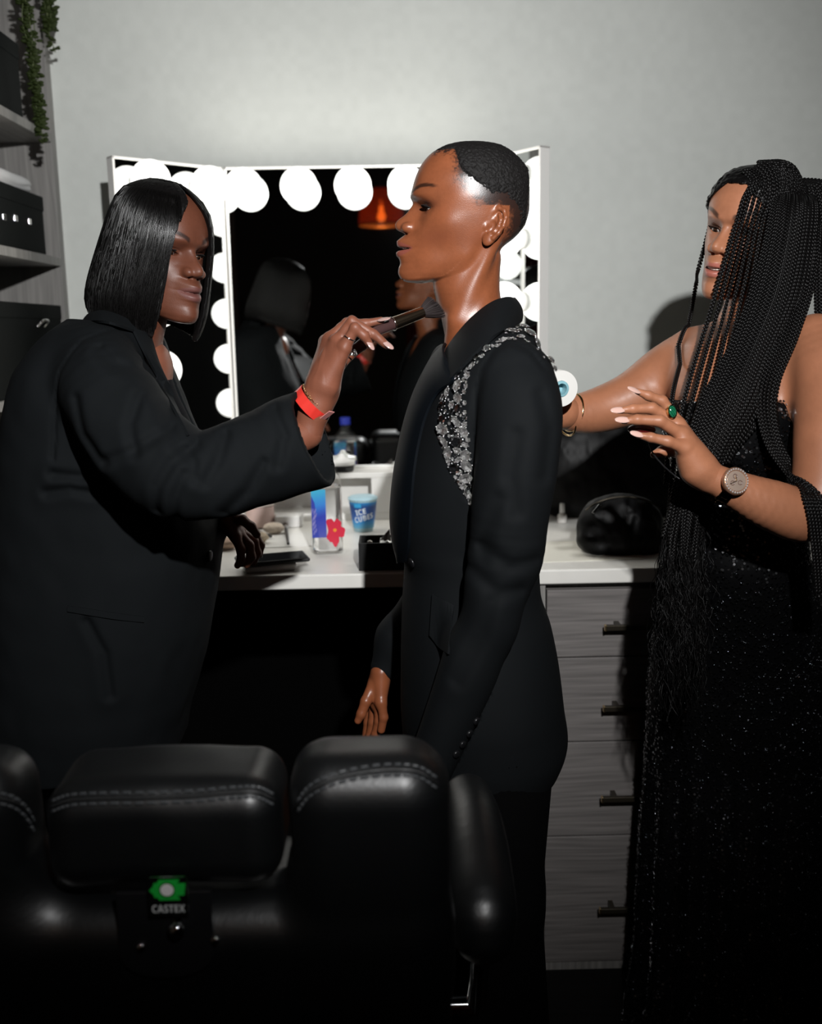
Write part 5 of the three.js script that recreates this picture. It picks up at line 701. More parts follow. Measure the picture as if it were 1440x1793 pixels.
// ---------------------------------------------------------------- salon chair in the foreground, seen from behind
{
  const g = thing('salon_chair', 'black leather salon chair with separate headrest, seen from behind', 'chair');
  M.leather = phys(lin(0.0026, 0.0031, 0.0036), 0.40, { clearcoat: 0.7, clearcoatRoughness: 0.40, specularIntensity: 1.0, bumpMap: dataTex(256, 256, (x, y) => { const v = Math.abs(periodic(x, y, 60, 60, 21) - 0.5) * 1.4 + 0.4 * periodic(x, y, 120, 120, 22), k = 255 * clamp(v, 0, 1); return [k, k, k]; }, false, 5), bumpScale: 0.00016 });
  const cx = P(288, 1400, 1.0).x, yTop = P(640, 1275, 1.03).y, zb = -1.0;
  const rbox = (c, b, r) => (x, y, z) => { const qx = Math.abs(x - c.x) - b.x + r, qy = Math.abs(y - c.y) - b.y + r, qz = Math.abs(z - c.z) - b.z + r; return Math.sqrt(Math.max(qx, 0) ** 2 + Math.max(qy, 0) ** 2 + Math.max(qz, 0) ** 2) + Math.min(Math.max(qx, qy, qz), 0) - r; };
  // backrest: two shoulders round a notch
  const xr = P(790, 1500, 0.97).x, wing0 = P(493, 1400, 0.97).x, half = xr - cx, wW = (xr - wing0) / 2;
  const wing = s => rbox(V(cx + s * (half - wW), yTop - 0.16, zb), V(wW, 0.16, 0.062), 0.052);
  const wl = wing(-1), wr = wing(1), lowB = rbox(V(cx, yTop - 0.41, zb), V(half, 0.25, 0.06), 0.05), nY = P(290, 1566, 0.95).y;
  const backF = (x, y, z0) => { const z = z0 + (y - yTop + 0.2) * -0.06; let d = smin(smin(wl(x, y, z), lowB(x, y, z), 0.05), wr(x, y, z), 0.02); const ex = (x - cx) / (half - 2 * wW + 0.004), notch = Math.max(nY + 0.035 * ex * ex * ex * ex - y, Math.abs(x - cx) - (half - 2 * wW) + 0.0); d = smax(d, -notch, 0.03);
    return d; };
  const back = mesh('backrest', surfaceNets(backF, V(cx - half - 0.03, yTop - 0.70, zb - 0.13), V(xr + 0.03, yTop + 0.03, zb + 0.13), 0.006), M.leather, g);
  const hx0 = P(72, 1450, 0.96).x, hx1 = P(490, 1450, 0.96).x, hT = P(300, 1303, 1.06).y, hB = P(300, 1578, 0.94).y;
  const headF = (x, y, z) => { const bow = 0.010 * Math.cos((x - (hx0 + hx1) / 2) / (hx1 - hx0) * 2.6); return rbox(V((hx0 + hx1) / 2, (hT + hB) / 2, zb - 0.014), V((hx1 - hx0) / 2, (hT - hB) / 2, 0.067), 0.036)(x, y - bow * 0.6 + 0.004, z) + 0.0012 * noise3(x * 22, y * 22, z * 22); };
  const hr = mesh('headrest', surfaceNets(headF, V(hx0 - 0.02, hB - 0.03, zb - 0.09), V(hx1 + 0.02, hT + 0.04, zb + 0.09), 0.005), M.leather, g);
  // piping and stitches along the seams
  const seam = (f, pts, parent) => { const c = new THREE.CatmullRomCurve3(pts.map(([x, y]) => V(x, y, 0))), S = [], len = c.getLength(); const on = (x, y) => hit(f, x, y, 0.6, 1.6);
    for (const o of [-9, 9]) { const n = Math.round(len / 15); for (let i = 0; i < n; i++) { const a = c.getPoint((i + 0.2) / n), b = c.getPoint((i + 0.65) / n), A = on(a.x, a.y + o), B = on(b.x, b.y + o); if (!A || !B) continue; S.push(cap2(A.p.addScaledVector(A.n, 0.0008), B.p.addScaledVector(B.n, 0.0012), 0.0017)); } }
    const line = []; for (let i = 0; i <= 30; i++) { const a = c.getPoint(i / 30), h = on(a.x, a.y); if (h) line.push(h.p.addScaledVector(h.n, 0.0002)); } mesh('piping', tube(line, 0.0026, 60, 8), M.leather, parent); mesh('stitching', S, M.thread, parent).userData.kind = 'stuff'; };
  const cap2 = (a, b, r) => { const d = b.clone().sub(a), gg = new THREE.CapsuleGeometry(r, d.length(), 2, 6); gg.applyQuaternion(new THREE.Quaternion().setFromUnitVectors(V(0, 1, 0), d.normalize())); gg.translate((a.x + b.x) / 2, (a.y + b.y) / 2, (a.z + b.z) / 2); return gg; };
  M.thread = phys(lin(0.06, 0.064, 0.068), 0.32);
  seam(headF, [[92, 1412], [120, 1402], [180, 1398], [260, 1397], [340, 1394], [410, 1388], [452, 1388], [478, 1400]], hr);
  seam(backF, [[522, 1412], [540, 1388], [575, 1368], [630, 1354], [690, 1348], [735, 1353], [765, 1372]], back);
  seam(backF, [[-40, 1392], [0, 1398], [25, 1406], [46, 1424], [60, 1450]], back);
  // bracket of the headrest: plate, post, bolts
  const zp = zb + 0.066, pl = (px, py) => { const h = hit(backF, px, py, 0.6, 1.6); return h ? h.p : P(px, py, 0.93); };
  const plate = new THREE.Shape(); { const w = P(372, 1600, 0.93).x - P(208, 1600, 0.93).x, hh = P(290, 1562, 0.93).y - P(290, 1705, 0.93).y; plate.moveTo(-w / 2, hh / 2); plate.lineTo(w / 2, hh / 2); plate.lineTo(w / 2, -hh * 0.25); plate.quadraticCurveTo(w * 0.42, -hh / 2, 0, -hh / 2); plate.quadraticCurveTo(-w * 0.42, -hh / 2, -w / 2, -hh * 0.25); plate.closePath(); }
  const pc = pl(292, 1632), pg = new THREE.ExtrudeGeometry(plate, { depth: 0.004, bevelEnabled: true, bevelSize: 0.0015, bevelThickness: 0.0015, bevelSegments: 2, curveSegments: 16 }); pg.rotateX(-0.06); pg.translate(pc.x, pc.y, pc.z + 0.001); const plateM = mesh('mounting_plate', pg, M.blackPlastic, g);
  const zf = pc.z + 0.008;
  const bar = [pl(200, 1556), pl(256, 1553)]; mesh('trim_bar', cap2(bar[0].clone().add(V(0, 0, 0.006)), bar[1].clone().add(V(0, 0, 0.006)), 0.0016), M.chrome, g);
  mesh('clamp_knob', [new THREE.SphereGeometry(0.009, 24, 16).translate(P(305, 1640, 0.92).x, P(305, 1640, 0.92).y, zf + 0.004), cyl(P(305, 1640, 0.92).setZ(zf + 0.003), P(305, 1622, 0.92).setZ(zf + 0.001), 0.004, 0.006)], M.chrome, g);
  for (const [x, y] of [[242, 1672], [373, 1659]]) { const b = new THREE.SphereGeometry(0.0048, 16, 10); b.scale(1, 1, 0.6); const p = P(x, y, 0.925); b.translate(p.x, p.y, zf + 0.001); mesh('bolt', b, M.chrome, g); }
  // maker's badge: green emblem with a white disc, lettering below
  const cv = document.createElement('canvas'); cv.width = 512; cv.height = 512; const c2 = cv.getContext('2d'); c2.fillStyle = '#060606'; c2.fillRect(0, 0, 512, 512);
  c2.fillStyle = '#1faa3c'; c2.beginPath(); [[20, 170], [75, 110], [85, 70], [120, 75], [150, 30], [420, 28], [385, 80], [492, 80], [470, 240], [385, 245], [420, 300], [150, 300], [120, 262], [85, 265], [75, 225]].forEach(([x, y], i) => i ? c2.lineTo(x, y) : c2.moveTo(x, y)); c2.closePath(); c2.fill();
  c2.strokeStyle = '#0b5a1d'; c2.lineWidth = 18; c2.beginPath(); c2.arc(250, 166, 92, 0, 7); c2.stroke(); c2.fillStyle = '#e8e4e4'; c2.beginPath(); c2.ellipse(250, 166, 86, 78, 0, 0, 7); c2.fill();
  c2.fillStyle = '#c9cccb'; c2.font = 'bold 138px sans-serif'; c2.textAlign = 'center'; c2.setTransform(0.88, 0, 0, 1, 256, 460); c2.fillText('CASTEX', 0, 0); c2.setTransform(1, 0, 0, 1, 0, 0);
  const tx = new THREE.CanvasTexture(cv); tx.colorSpace = THREE.SRGBColorSpace; const bw = P(324, 1585, 0.92).x - P(253, 1585, 0.92).x, bh = P(290, 1551, 0.92).y - P(290, 1618, 0.92).y, bp = P(288, 1585, 0.92);
  const bg = new THREE.BoxGeometry(bw, bh, 0.0015), bm = mesh('badge', bg, phys(0xffffff, 0.35, { map: tx }), g); bm.rotation.x = -0.06; bm.position.set(bp.x, bp.y, zf + 0.002); bm.userData.label = 'green emblem with white disc and pale lettering';
  // seat, armrests, column, base
  const sy = 0.52; mesh('seat', (() => { const f = rbox(V(cx, sy, zb - 0.30), V(0.25, 0.075, 0.27), 0.05); return surfaceNets(f, V(cx - 0.28, sy - 0.1, zb - 0.6), V(cx + 0.28, sy + 0.1, zb - 0.01), 0.01); })(), M.leather, g);
  const ax = P(832, 1500, 1.22).x, aT = P(820, 1392, 1.30).y, aB = P(830, 1650, 1.12).y;
  for (const s of [1, -1]) { const X = s > 0 ? ax : 2 * cx - ax; const f = chainS([[V(X - s * 0.004, aT - 0.005, zb - 0.30), 0.034], [V(X, aT - 0.008, zb - 0.24), 0.038], [V(X, aT - 0.03, zb - 0.16), 0.042], [V(X, (aT + aB) / 2, zb - 0.10), 0.042], [V(X, aB + 0.035, zb - 0.09), 0.038]]); mesh('armrest', surfaceNets(f, V(X - 0.07, aB - 0.03, zb - 0.38), V(X + 0.07, aT + 0.06, zb - 0.03), 0.006), M.leather, g);
    mesh('armrest_bracket', [cyl(V(X, aB + 0.04, zb - 0.11), V(X, sy, zb - 0.2), 0.014), cyl(V(X, sy, zb - 0.2), V(cx + s * 0.2, sy, zb - 0.2), 0.014)], M.chrome, g); }
  { const p = P(860, 1506, 1.22), b = new THREE.SphereGeometry(0.0085, 20, 14); b.translate(p.x, p.y, p.z); const st = cyl(p.clone().add(V(-0.02, 0, 0)), p, 0.005); mesh('armrest_knob', [b, st], M.chrome, g); }
  mesh('column', lathe([[0, 0.03], [0.05, 0.03], [0.045, 0.12], [0.03, 0.14], [0.03, sy - 0.07], [0.09, sy - 0.06], [0.09, sy - 0.04], [0, sy - 0.04]], 32).translate(cx, 0, zb - 0.28), M.chrome, g);
  mesh('base', lathe([[0, 0], [0.29, 0], [0.30, 0.008], [0.28, 0.02], [0.1, 0.045], [0, 0.045]], 48).translate(cx, 0, zb - 0.28), M.chrome, g);
  mesh('back_strut', [cyl(V(cx - 0.12, sy, zb - 0.1), V(cx - 0.12, yTop - 0.5, zb - 0.03), 0.014), cyl(V(cx + 0.12, sy, zb - 0.1), V(cx + 0.12, yTop - 0.5, zb - 0.03), 0.014)], M.chrome, g);
}
// ---------------------------------------------------------------- things on the worktop
const onTop = (px, py) => { let d = 2.3; for (let i = 0; i < 30; i++) { const p = P(px, py, d), drop = EYE.y - p.y; d *= (EYE.y - CT) / drop; } return P(px, py, d); };
M.clearPlastic = phys(0xffffff, 0.04, { transmission: 1, ior: 1.45, thickness: 0 });
M.white = phys(lin(0.72, 0.71, 0.69), 0.4);
{ // water bottle
  const o = onTop(574, 966), g = thing('water_bottle', 'clear square water bottle with blue label and red flower', 'bottle', [o.x, CT + 0.0005, o.z], 0.12);
  const prof = (w, r) => { const s = new THREE.Shape(), h = w / 2; s.moveTo(-h + r, -h); s.lineTo(h - r, -h); s.quadraticCurveTo(h, -h, h, -h + r); s.lineTo(h, h - r); s.quadraticCurveTo(h, h, h - r, h); s.lineTo(-h + r, h); s.quadraticCurveTo(-h, h, -h, h - r); s.lineTo(-h, -h + r); s.quadraticCurveTo(-h, -h, -h + r, -h); return s.getPoints(6); };
  const W0 = 0.070, loftS = secs => { const pos = [], idx = [], n = prof(1, 0.3).length; secs.forEach(([y, w, r]) => prof(w, r).forEach(p => pos.push(p.x, y, p.y))); for (let i = 0; i < secs.length - 1; i++) for (let j = 0; j < n; j++) { const a = i * n + j, b = i * n + (j + 1) % n; idx.push(a, a + n, b, b, a + n, b + n); } const g = new THREE.BufferGeometry(); g.setAttribute('position', new THREE.Float32BufferAttribute(pos, 3)); g.setIndex(idx); return toCreasedNormals(g, 0.8); };
  mesh('body', loftS([[0.001, 0.03, 0.012], [0.0, 0.062, 0.014], [0.005, W0, 0.016], [0.155, W0, 0.016], [0.175, 0.060, 0.022], [0.188, 0.036, 0.0175], [0.195, 0.028, 0.0138], [0.212, 0.028, 0.0138]]), M.clearPlastic, g);
  mesh('water', loftS([[0.003, 0.03, 0.012], [0.002, 0.058, 0.013], [0.007, W0 - 0.003, 0.015], [0.150, W0 - 0.003, 0.015], [0.150, 0.001, 0.0004]]), phys(0xffffff, 0.0, { transmission: 1, ior: 1.33, thickness: 0.05 }), g);
  mesh('cap', lathe([[0, 0.226], [0.0155, 0.226], [0.0165, 0.224], [0.0165, 0.203], [0.0145, 0.203]], 28), phys(lin(0.02, 0.035, 0.36), 0.35), g);
  const cv = document.createElement('canvas'); cv.width = 256; cv.height = 512; const c = cv.getContext('2d'); const gr = c.createLinearGradient(0, 0, 60, 512); gr.addColorStop(0, '#39b3cf'); gr.addColorStop(0.35, '#2f7fd0'); gr.addColorStop(0.6, '#2838a8'); gr.addColorStop(1, '#4a50a8'); c.fillStyle = gr; c.fillRect(0, 0, 256, 512); c.fillStyle = '#2a3aa2'; c.beginPath(); c.moveTo(0, 60); c.lineTo(60, 140); c.lineTo(120, 512); c.lineTo(0, 512); c.fill(); c.fillStyle = 'rgba(150,140,190,0.6)'; for (let i = 0; i < 14; i++) { c.beginPath(); c.ellipse(20 + (i * 37) % 60, 220 + (i * 71) % 260, 14, 26, 0.5, 0, 7); c.fill(); }
  const tx = new THREE.CanvasTexture(cv); tx.colorSpace = THREE.SRGBColorSpace; const lab = mesh('label', new THREE.BoxGeometry(0.032, 0.108, 0.0006), phys(0xffffff, 0.4, { map: tx }), g); lab.position.set(-0.0185, 0.094, W0 / 2 + 0.0006); lab.userData.label = 'blue printed label';
  const fl = new THREE.Shape(); for (let i = 0; i <= 60; i++) { const a = i / 60 * 6.2832, r = 0.0215 * (0.66 + 0.34 * Math.abs(Math.cos(a * 2.5 + 0.4)) + 0.10 * Math.sin(a * 3 + 1) + 0.05 * Math.sin(a * 11)); i ? fl.lineTo(r * Math.cos(a), 1.55 * r * Math.sin(a)) : fl.moveTo(r * Math.cos(a), 1.55 * r * Math.sin(a)); } const fg = new THREE.ExtrudeGeometry(fl, { depth: 0.0006, bevelEnabled: false }); fg.translate(0.016, 0.053, W0 / 2 + 0.0008); const fm = mesh('flower_print', fg, phys(lin(0.62, 0.012, 0.045), 0.4), g); const ce = new THREE.CylinderGeometry(0.004, 0.004, 0.0004, 16); ce.rotateX(Math.PI / 2); ce.translate(0.016, 0.056, W0 / 2 + 0.0017); mesh('flower_centre', ce, phys(lin(0.8, 0.25, 0.02), 0.4), fm);
}
{ // blue gum cup
  const o = onTop(637, 929), g = thing('gum_cup', 'small blue printed cup standing behind the black tray', 'cup', [o.x, CT + 0.0005, o.z]);
  const cv = document.createElement('canvas'); cv.width = 1024; cv.height = 320; const c = cv.getContext('2d'); const gr = c.createLinearGradient(0, 0, 0, 320); gr.addColorStop(0, '#1f7fb8'); gr.addColorStop(0.18, '#123a78'); gr.addColorStop(0.62, '#1b58a8'); gr.addColorStop(0.75, '#2a86c4'); gr.addColorStop(1, '#6aa6c0'); c.fillStyle = gr; c.fillRect(0, 0, 1024, 320); c.fillStyle = '#2a9ad0'; c.fillRect(660, 10, 90, 50); c.fillStyle = '#dfe6e6'; c.font = 'bold 92px sans-serif'; c.textAlign = 'center'; for (const x of [256, 768]) { c.save(); c.translate(x, 140); c.rotate(-0.22); c.fillText('ICE', -20, 0); c.fillText('CUBES', 0, 82); c.restore(); }
  const tx = new THREE.CanvasTexture(cv); tx.colorSpace = THREE.SRGBColorSpace;
  mesh('cup_body', toCreasedNormals(lathe([[0, 0], [0.0235, 0], [0.0245, 0.003], [0.0345, 0.078], [0.0355, 0.082]], 40), 0.5), phys(lin(0.3, 0.45, 0.5), 0.35), g);
  const sl = new THREE.CylinderGeometry(0.0349, 0.0262, 0.066, 48, 1, true); sl.translate(0, 0.042, 0); const slm = mesh('printed_sleeve', sl, phys(0xffffff, 0.35, { map: tx, side: THREE.DoubleSide }), g); slm.rotation.y = Math.PI * 0.5;
  mesh('lid', lathe([[0, 0.088], [0.031, 0.088], [0.0325, 0.085], [0.0368, 0.085], [0.0372, 0.080], [0.035, 0.080]], 40), phys(lin(0.42, 0.62, 0.70), 0.3), g);
}
{ // black tray with foil and jewels
  const a = onTop(629, 1000), b = onTop(720, 1000), g = thing('jewel_tray', 'open black velvet box holding silver foil and two studs', 'box', [a.x, CT + 0.0005, a.z]);
  const w = 0.14, h = P(640, 952, -a.z).y - CT, dp = 0.085, t = 0.004; const blk = std(lin(0.004, 0.004, 0.004), 0.8);
  mesh('box_base', [box(0, w, 0, h * 0.7, -dp, 0), box(0, w, h * 0.7, h, -t, 0), box(0, w, h * 0.7, h, -dp, -dp + t), box(0, t, h * 0.7, h, -dp + t, -t), box(w - t, w, h * 0.7, h, -dp + t, -t)], blk, g);
  const fo = new THREE.PlaneGeometry(0.075, 0.055, 14, 10); fo.rotateX(-Math.PI / 2); { const p = fo.attributes.position; for (let i = 0; i < p.count; i++) p.setY(i, 0.006 + 0.006 * noise3(p.getX(i) * 90, 3, p.getZ(i) * 90) + 0.003 * noise3(p.getX(i) * 200, 7, p.getZ(i) * 200)); } const f2 = toCreasedNormals(fo, 0.2); f2.translate(0.082, h * 0.7 + 0.008, -0.040);
  const foil = mesh('silver_foil', f2, std(lin(0.8, 0.8, 0.78), 0.3, { metalness: 0.7, side: THREE.DoubleSide })); foil.position.copy(g.position); tag(foil, 'crumpled silver foil lying in the black box', 'foil');
  for (const [x, z, l] of [[0.022, -0.055, 'round grey stud at the back of the black box'], [0.022, -0.026, 'round pale stud at the front of the black box']]) { const s = mesh('stud_earring', new THREE.IcosahedronGeometry(0.0065, 1), std(lin(0.72, 0.68, 0.62), 0.2, { metalness: 0.6 })); s.position.set(g.position.x + x, CT + h * 0.7 + 0.007, g.position.z + z); tag(s, l, 'earring'); }
  const dk = mesh('dark_charm', new THREE.ConeGeometry(0.014, 0.03, 5), std(lin(0.06, 0.05, 0.045), 0.4)); dk.position.set(g.position.x + 0.06, CT + h * 0.7 + 0.024, g.position.z - 0.05); dk.rotation.z = -0.35; tag(dk, 'dark pointed charm standing in the black box', 'charm');
}
{ // phone on a white compact
  const o = onTop(470, 1000), y0 = CT; const c = thing('compact_case', 'flat white compact lying under the black phone', 'compact', [o.x, y0, o.z - 0.02], 0.25); mesh('shell', new RoundedBoxGeometry(0.11, 0.016, 0.065, 3, 0.007).translate(0, 0.008, 0), M.white, c); mesh('hinge', cyl(V(-0.03, 0.009, -0.033), V(0.03, 0.009, -0.033), 0.004), M.chrome, c);
  const p = thing('phone', 'black phone lying on the white compact', 'phone', [o.x + 0.006, y0 + 0.0165, o.z - 0.022], 0.28); mesh('phone_body', new RoundedBoxGeometry(0.15, 0.009, 0.075, 3, 0.0044).translate(0, 0.0046, 0), M.blackPlastic, p); mesh('screen', new RoundedBoxGeometry(0.142, 0.001, 0.068, 2, 0.0005).translate(0, 0.0094, 0), phys(lin(0.01, 0.01, 0.012), 0.05), p);
}
{ // left corner: paper, jar, puffs, brushes
  const s = onTop(470, 950); const sh1 = mesh('paper_towel', new RoundedBoxGeometry(0.26, 0.0016, 0.16, 1, 0.0007), std(lin(0.78, 0.77, 0.74), 0.9)); sh1.position.set(s.x + 0.01, CT + 0.0009, s.z - 0.02); sh1.rotation.y = 0.1; tag(sh1, 'white paper towel spread behind the phone', 'paper towel');
  const j = onTop(455, 925), jar = thing('powder_jar', 'pink lidded jar with orange lid ring at the back of the worktop', 'jar', [j.x, CT + 0.0018, j.z - 0.02]); mesh('jar_body', lathe([[0, 0], [0.032, 0], [0.036, 0.004], [0.036, 0.05], [0.034, 0.054], [0, 0.054]], 32), phys(lin(0.55, 0.40, 0.36), 0.4), jar); mesh('lid', lathe([[0, 0.075], [0.034, 0.075], [0.037, 0.072], [0.037, 0.055], [0.034, 0.0545]], 32), phys(lin(0.66, 0.58, 0.54), 0.35), jar);
  const cmp = onTop(470, 918), cp = thing('blush_compact', 'round open compact of orange blush', 'compact', [cmp.x + 0.01, CT + 0.0018, cmp.z + 0.0]); mesh('pan', lathe([[0, 0.008], [0.026, 0.008], [0.030, 0.012], [0.032, 0.010], [0.032, 0.002], [0.03, 0], [0, 0]], 32), phys(lin(0.35, 0.15, 0.08), 0.4), cp); mesh('powder', lathe([[0, 0.0095], [0.0255, 0.0092], [0.0255, 0.008], [0, 0.008]], 28), std(lin(0.50, 0.17, 0.09), 0.9), cp);
  const puff = (px, py, col, lbl) => { const o = onTop(px, py), m = mesh('powder_puff', (() => { const f = (x, y, z) => ell(V(0, 0.013, 0), V(0.026, 0.013, 0.022))(x, y, z) + 0.0015 * noise3(x * 180, y * 180, z * 180); return surfaceNets(f, V(-0.035, -0.005, -0.03), V(0.035, 0.032, 0.03), 0.002); })(), std(col, 0.95)); m.position.set(o.x, CT + 0.0022, o.z); tag(m, lbl, 'powder puff'); };
  puff(480, 935, lin(0.66, 0.56, 0.46), 'cream powder puff nearest the water bottle'); puff(452, 952, lin(0.55, 0.45, 0.33), 'tan powder puff beside the dark hand'); puff(398, 962, lin(0.62, 0.45, 0.34), 'peach powder puff at the blazer edge');
  const brush = (a, b, lbl, hc) => { const A = onTop(...a).add(V(0, 0.008, 0)), B = onTop(...b).add(V(0, 0.008, 0)), g = thing('makeup_brush', lbl, 'brush'), mid = A.clone().lerp(B, 0.7), m2 = A.clone().lerp(B, 0.82); mesh('handle', cyl(A, mid, 0.003, 0.0045, 12), M.blackPlastic, g); mesh('ferrule', cyl(mid, m2, 0.0046, 0.0055, 14), M.chrome, g); mesh('bristles', [cyl(m2, B, 0.0052, 0.008, 14), sphere(B, 0.008, 14, 10)], std(hc, 0.9), g); };
  brush([505, 958], [500, 922], 'thin dark brush standing on edge of the paper towel', lin(0.06, 0.04, 0.03)); brush([475, 945], [440, 932], 'small brush lying among the powder puffs', lin(0.35, 0.25, 0.18));
  const cl = onTop(505, 925), bx = mesh('cotton_box', new RoundedBoxGeometry(0.07, 0.03, 0.05, 2, 0.004), M.white); bx.position.set(cl.x, CT + 0.0155, cl.z - 0.03); tag(bx, 'small white cotton pad box near the mirror base', 'box');
}
{ // jar with white lid on the mirror's base
  const p = P(598, 818, 2.60), g = thing('cosmetic_jar', 'black jar with white knobbed lid on the mirror base', 'jar', [p.x, P(640, 822, 2.64).y + 0.0005, -2.612]);
  mesh('jar_body', lathe([[0, 0], [0.030, 0], [0.032, 0.003], [0.032, 0.017], [0, 0.017]], 32), M.blackPlastic, g); mesh('lid', lathe([[0, 0.046], [0.004, 0.046], [0.008, 0.042], [0.009, 0.037], [0.016, 0.034], [0.018, 0.029], [0.034, 0.028], [0.0355, 0.026], [0.0355, 0.018], [0.033, 0.0172], [0, 0.0172]], 36), M.white, g);
}
{ // bags at the right
  M.bag = phys(lin(0.004, 0.004, 0.0042), 0.5, { specularIntensity: 0.4 });
  const o = onTop(1094, 974), g = thing('toiletry_bag', 'shiny black zipped pouch on the worktop beside the gown', 'bag', [o.x, CT, o.z - 0.045]); g.scale.setScalar(0.78);
  const f = (x, y, z) => { let d = ell(V(0, 0.075, 0), V(0.125, 0.092, 0.062))(x, y, z); d = smin(d, ell(V(0, 0.03, 0), V(0.125, 0.05, 0.066))(x, y, z), 0.03); return smax(d, 0.001 - y, 0.004) + 0.006 * noise3(x * 26, y * 26, z * 26) + 0.002 * noise3(x * 70, y * 50, z * 70); };
  mesh('pouch', surfaceNets(f, V(-0.15, -0.005, -0.09), V(0.15, 0.19, 0.09), 0.005), M.bag, g); const zz = []; for (let i = 0; i <= 20; i++) { const a = lerp(-0.105, 0.105, i / 20); zz.push(V(a, 0.075 + 0.092 * Math.sqrt(1 - (a / 0.132) ** 2) - 0.004, 0.028)); } mesh('zip', tube(zz, 0.003, 40, 6), M.darkBrass, g); mesh('zip_pull', new RoundedBoxGeometry(0.008, 0.03, 0.003, 2, 0.001).rotateZ(-0.7).translate(-0.08, 0.135, 0.055), M.chrome, g);
  const o2 = onTop(1040, 915), k = thing('handbag', 'large soft black bag standing behind the pouch', 'bag', [P(1040, 900, 2.58).x + 0.03, CT, -2.60]);
  const f2 = (x, y, z) => { let d = ell(V(0, 0.12, 0), V(0.19, 0.15, 0.085))(x, y, z); d = smin(d, ell(V(0.02, 0.05, 0), V(0.19, 0.08, 0.09))(x, y, z), 0.04); d = smax(d, 0.001 - y, 0.005); return d + 0.008 * noise3(x * 14, y * 14, z * 14) + 0.002 * noise3(x * 60, y * 40, z * 60); };
  mesh('bag_body', surfaceNets(f2, V(-0.23, -0.005, -0.12), V(0.24, 0.31, 0.12), 0.007), M.bag, k); mesh('strap', tube([V(-0.11, 0.22, 0.05), V(-0.09, 0.285, 0.06), V(0, 0.31, 0.06), V(0.09, 0.285, 0.06), V(0.11, 0.22, 0.05)], 0.008, 40, 8), M.bag, k); 
  const s1 = onTop(1045, 975), pp = mesh('paper_sheet', new THREE.BoxGeometry(0.30, 0.0012, 0.20), std(lin(0.70, 0.68, 0.60), 0.8)); pp.position.set(s1.x - 0.06, CT + 0.0007, s1.z - 0.06); pp.rotation.y = 0.05; tag(pp, 'cream paper sheet lying in front of the black pouch', 'paper');
  const b = onTop(987, 918), bt = thing('nail_bottle', 'tiny clear bottle with white cap by the jacket back', 'bottle', [b.x, CT + 0.0005, b.z - 0.02]); mesh('glass_body', lathe([[0, 0], [0.011, 0], [0.012, 0.002], [0.012, 0.02], [0.006, 0.025], [0, 0.025]], 20), phys(lin(0.6, 0.58, 0.55), 0.2), bt); mesh('cap', lathe([[0, 0.05], [0.006, 0.05], [0.007, 0.026], [0, 0.025]], 16), M.white, bt);
}
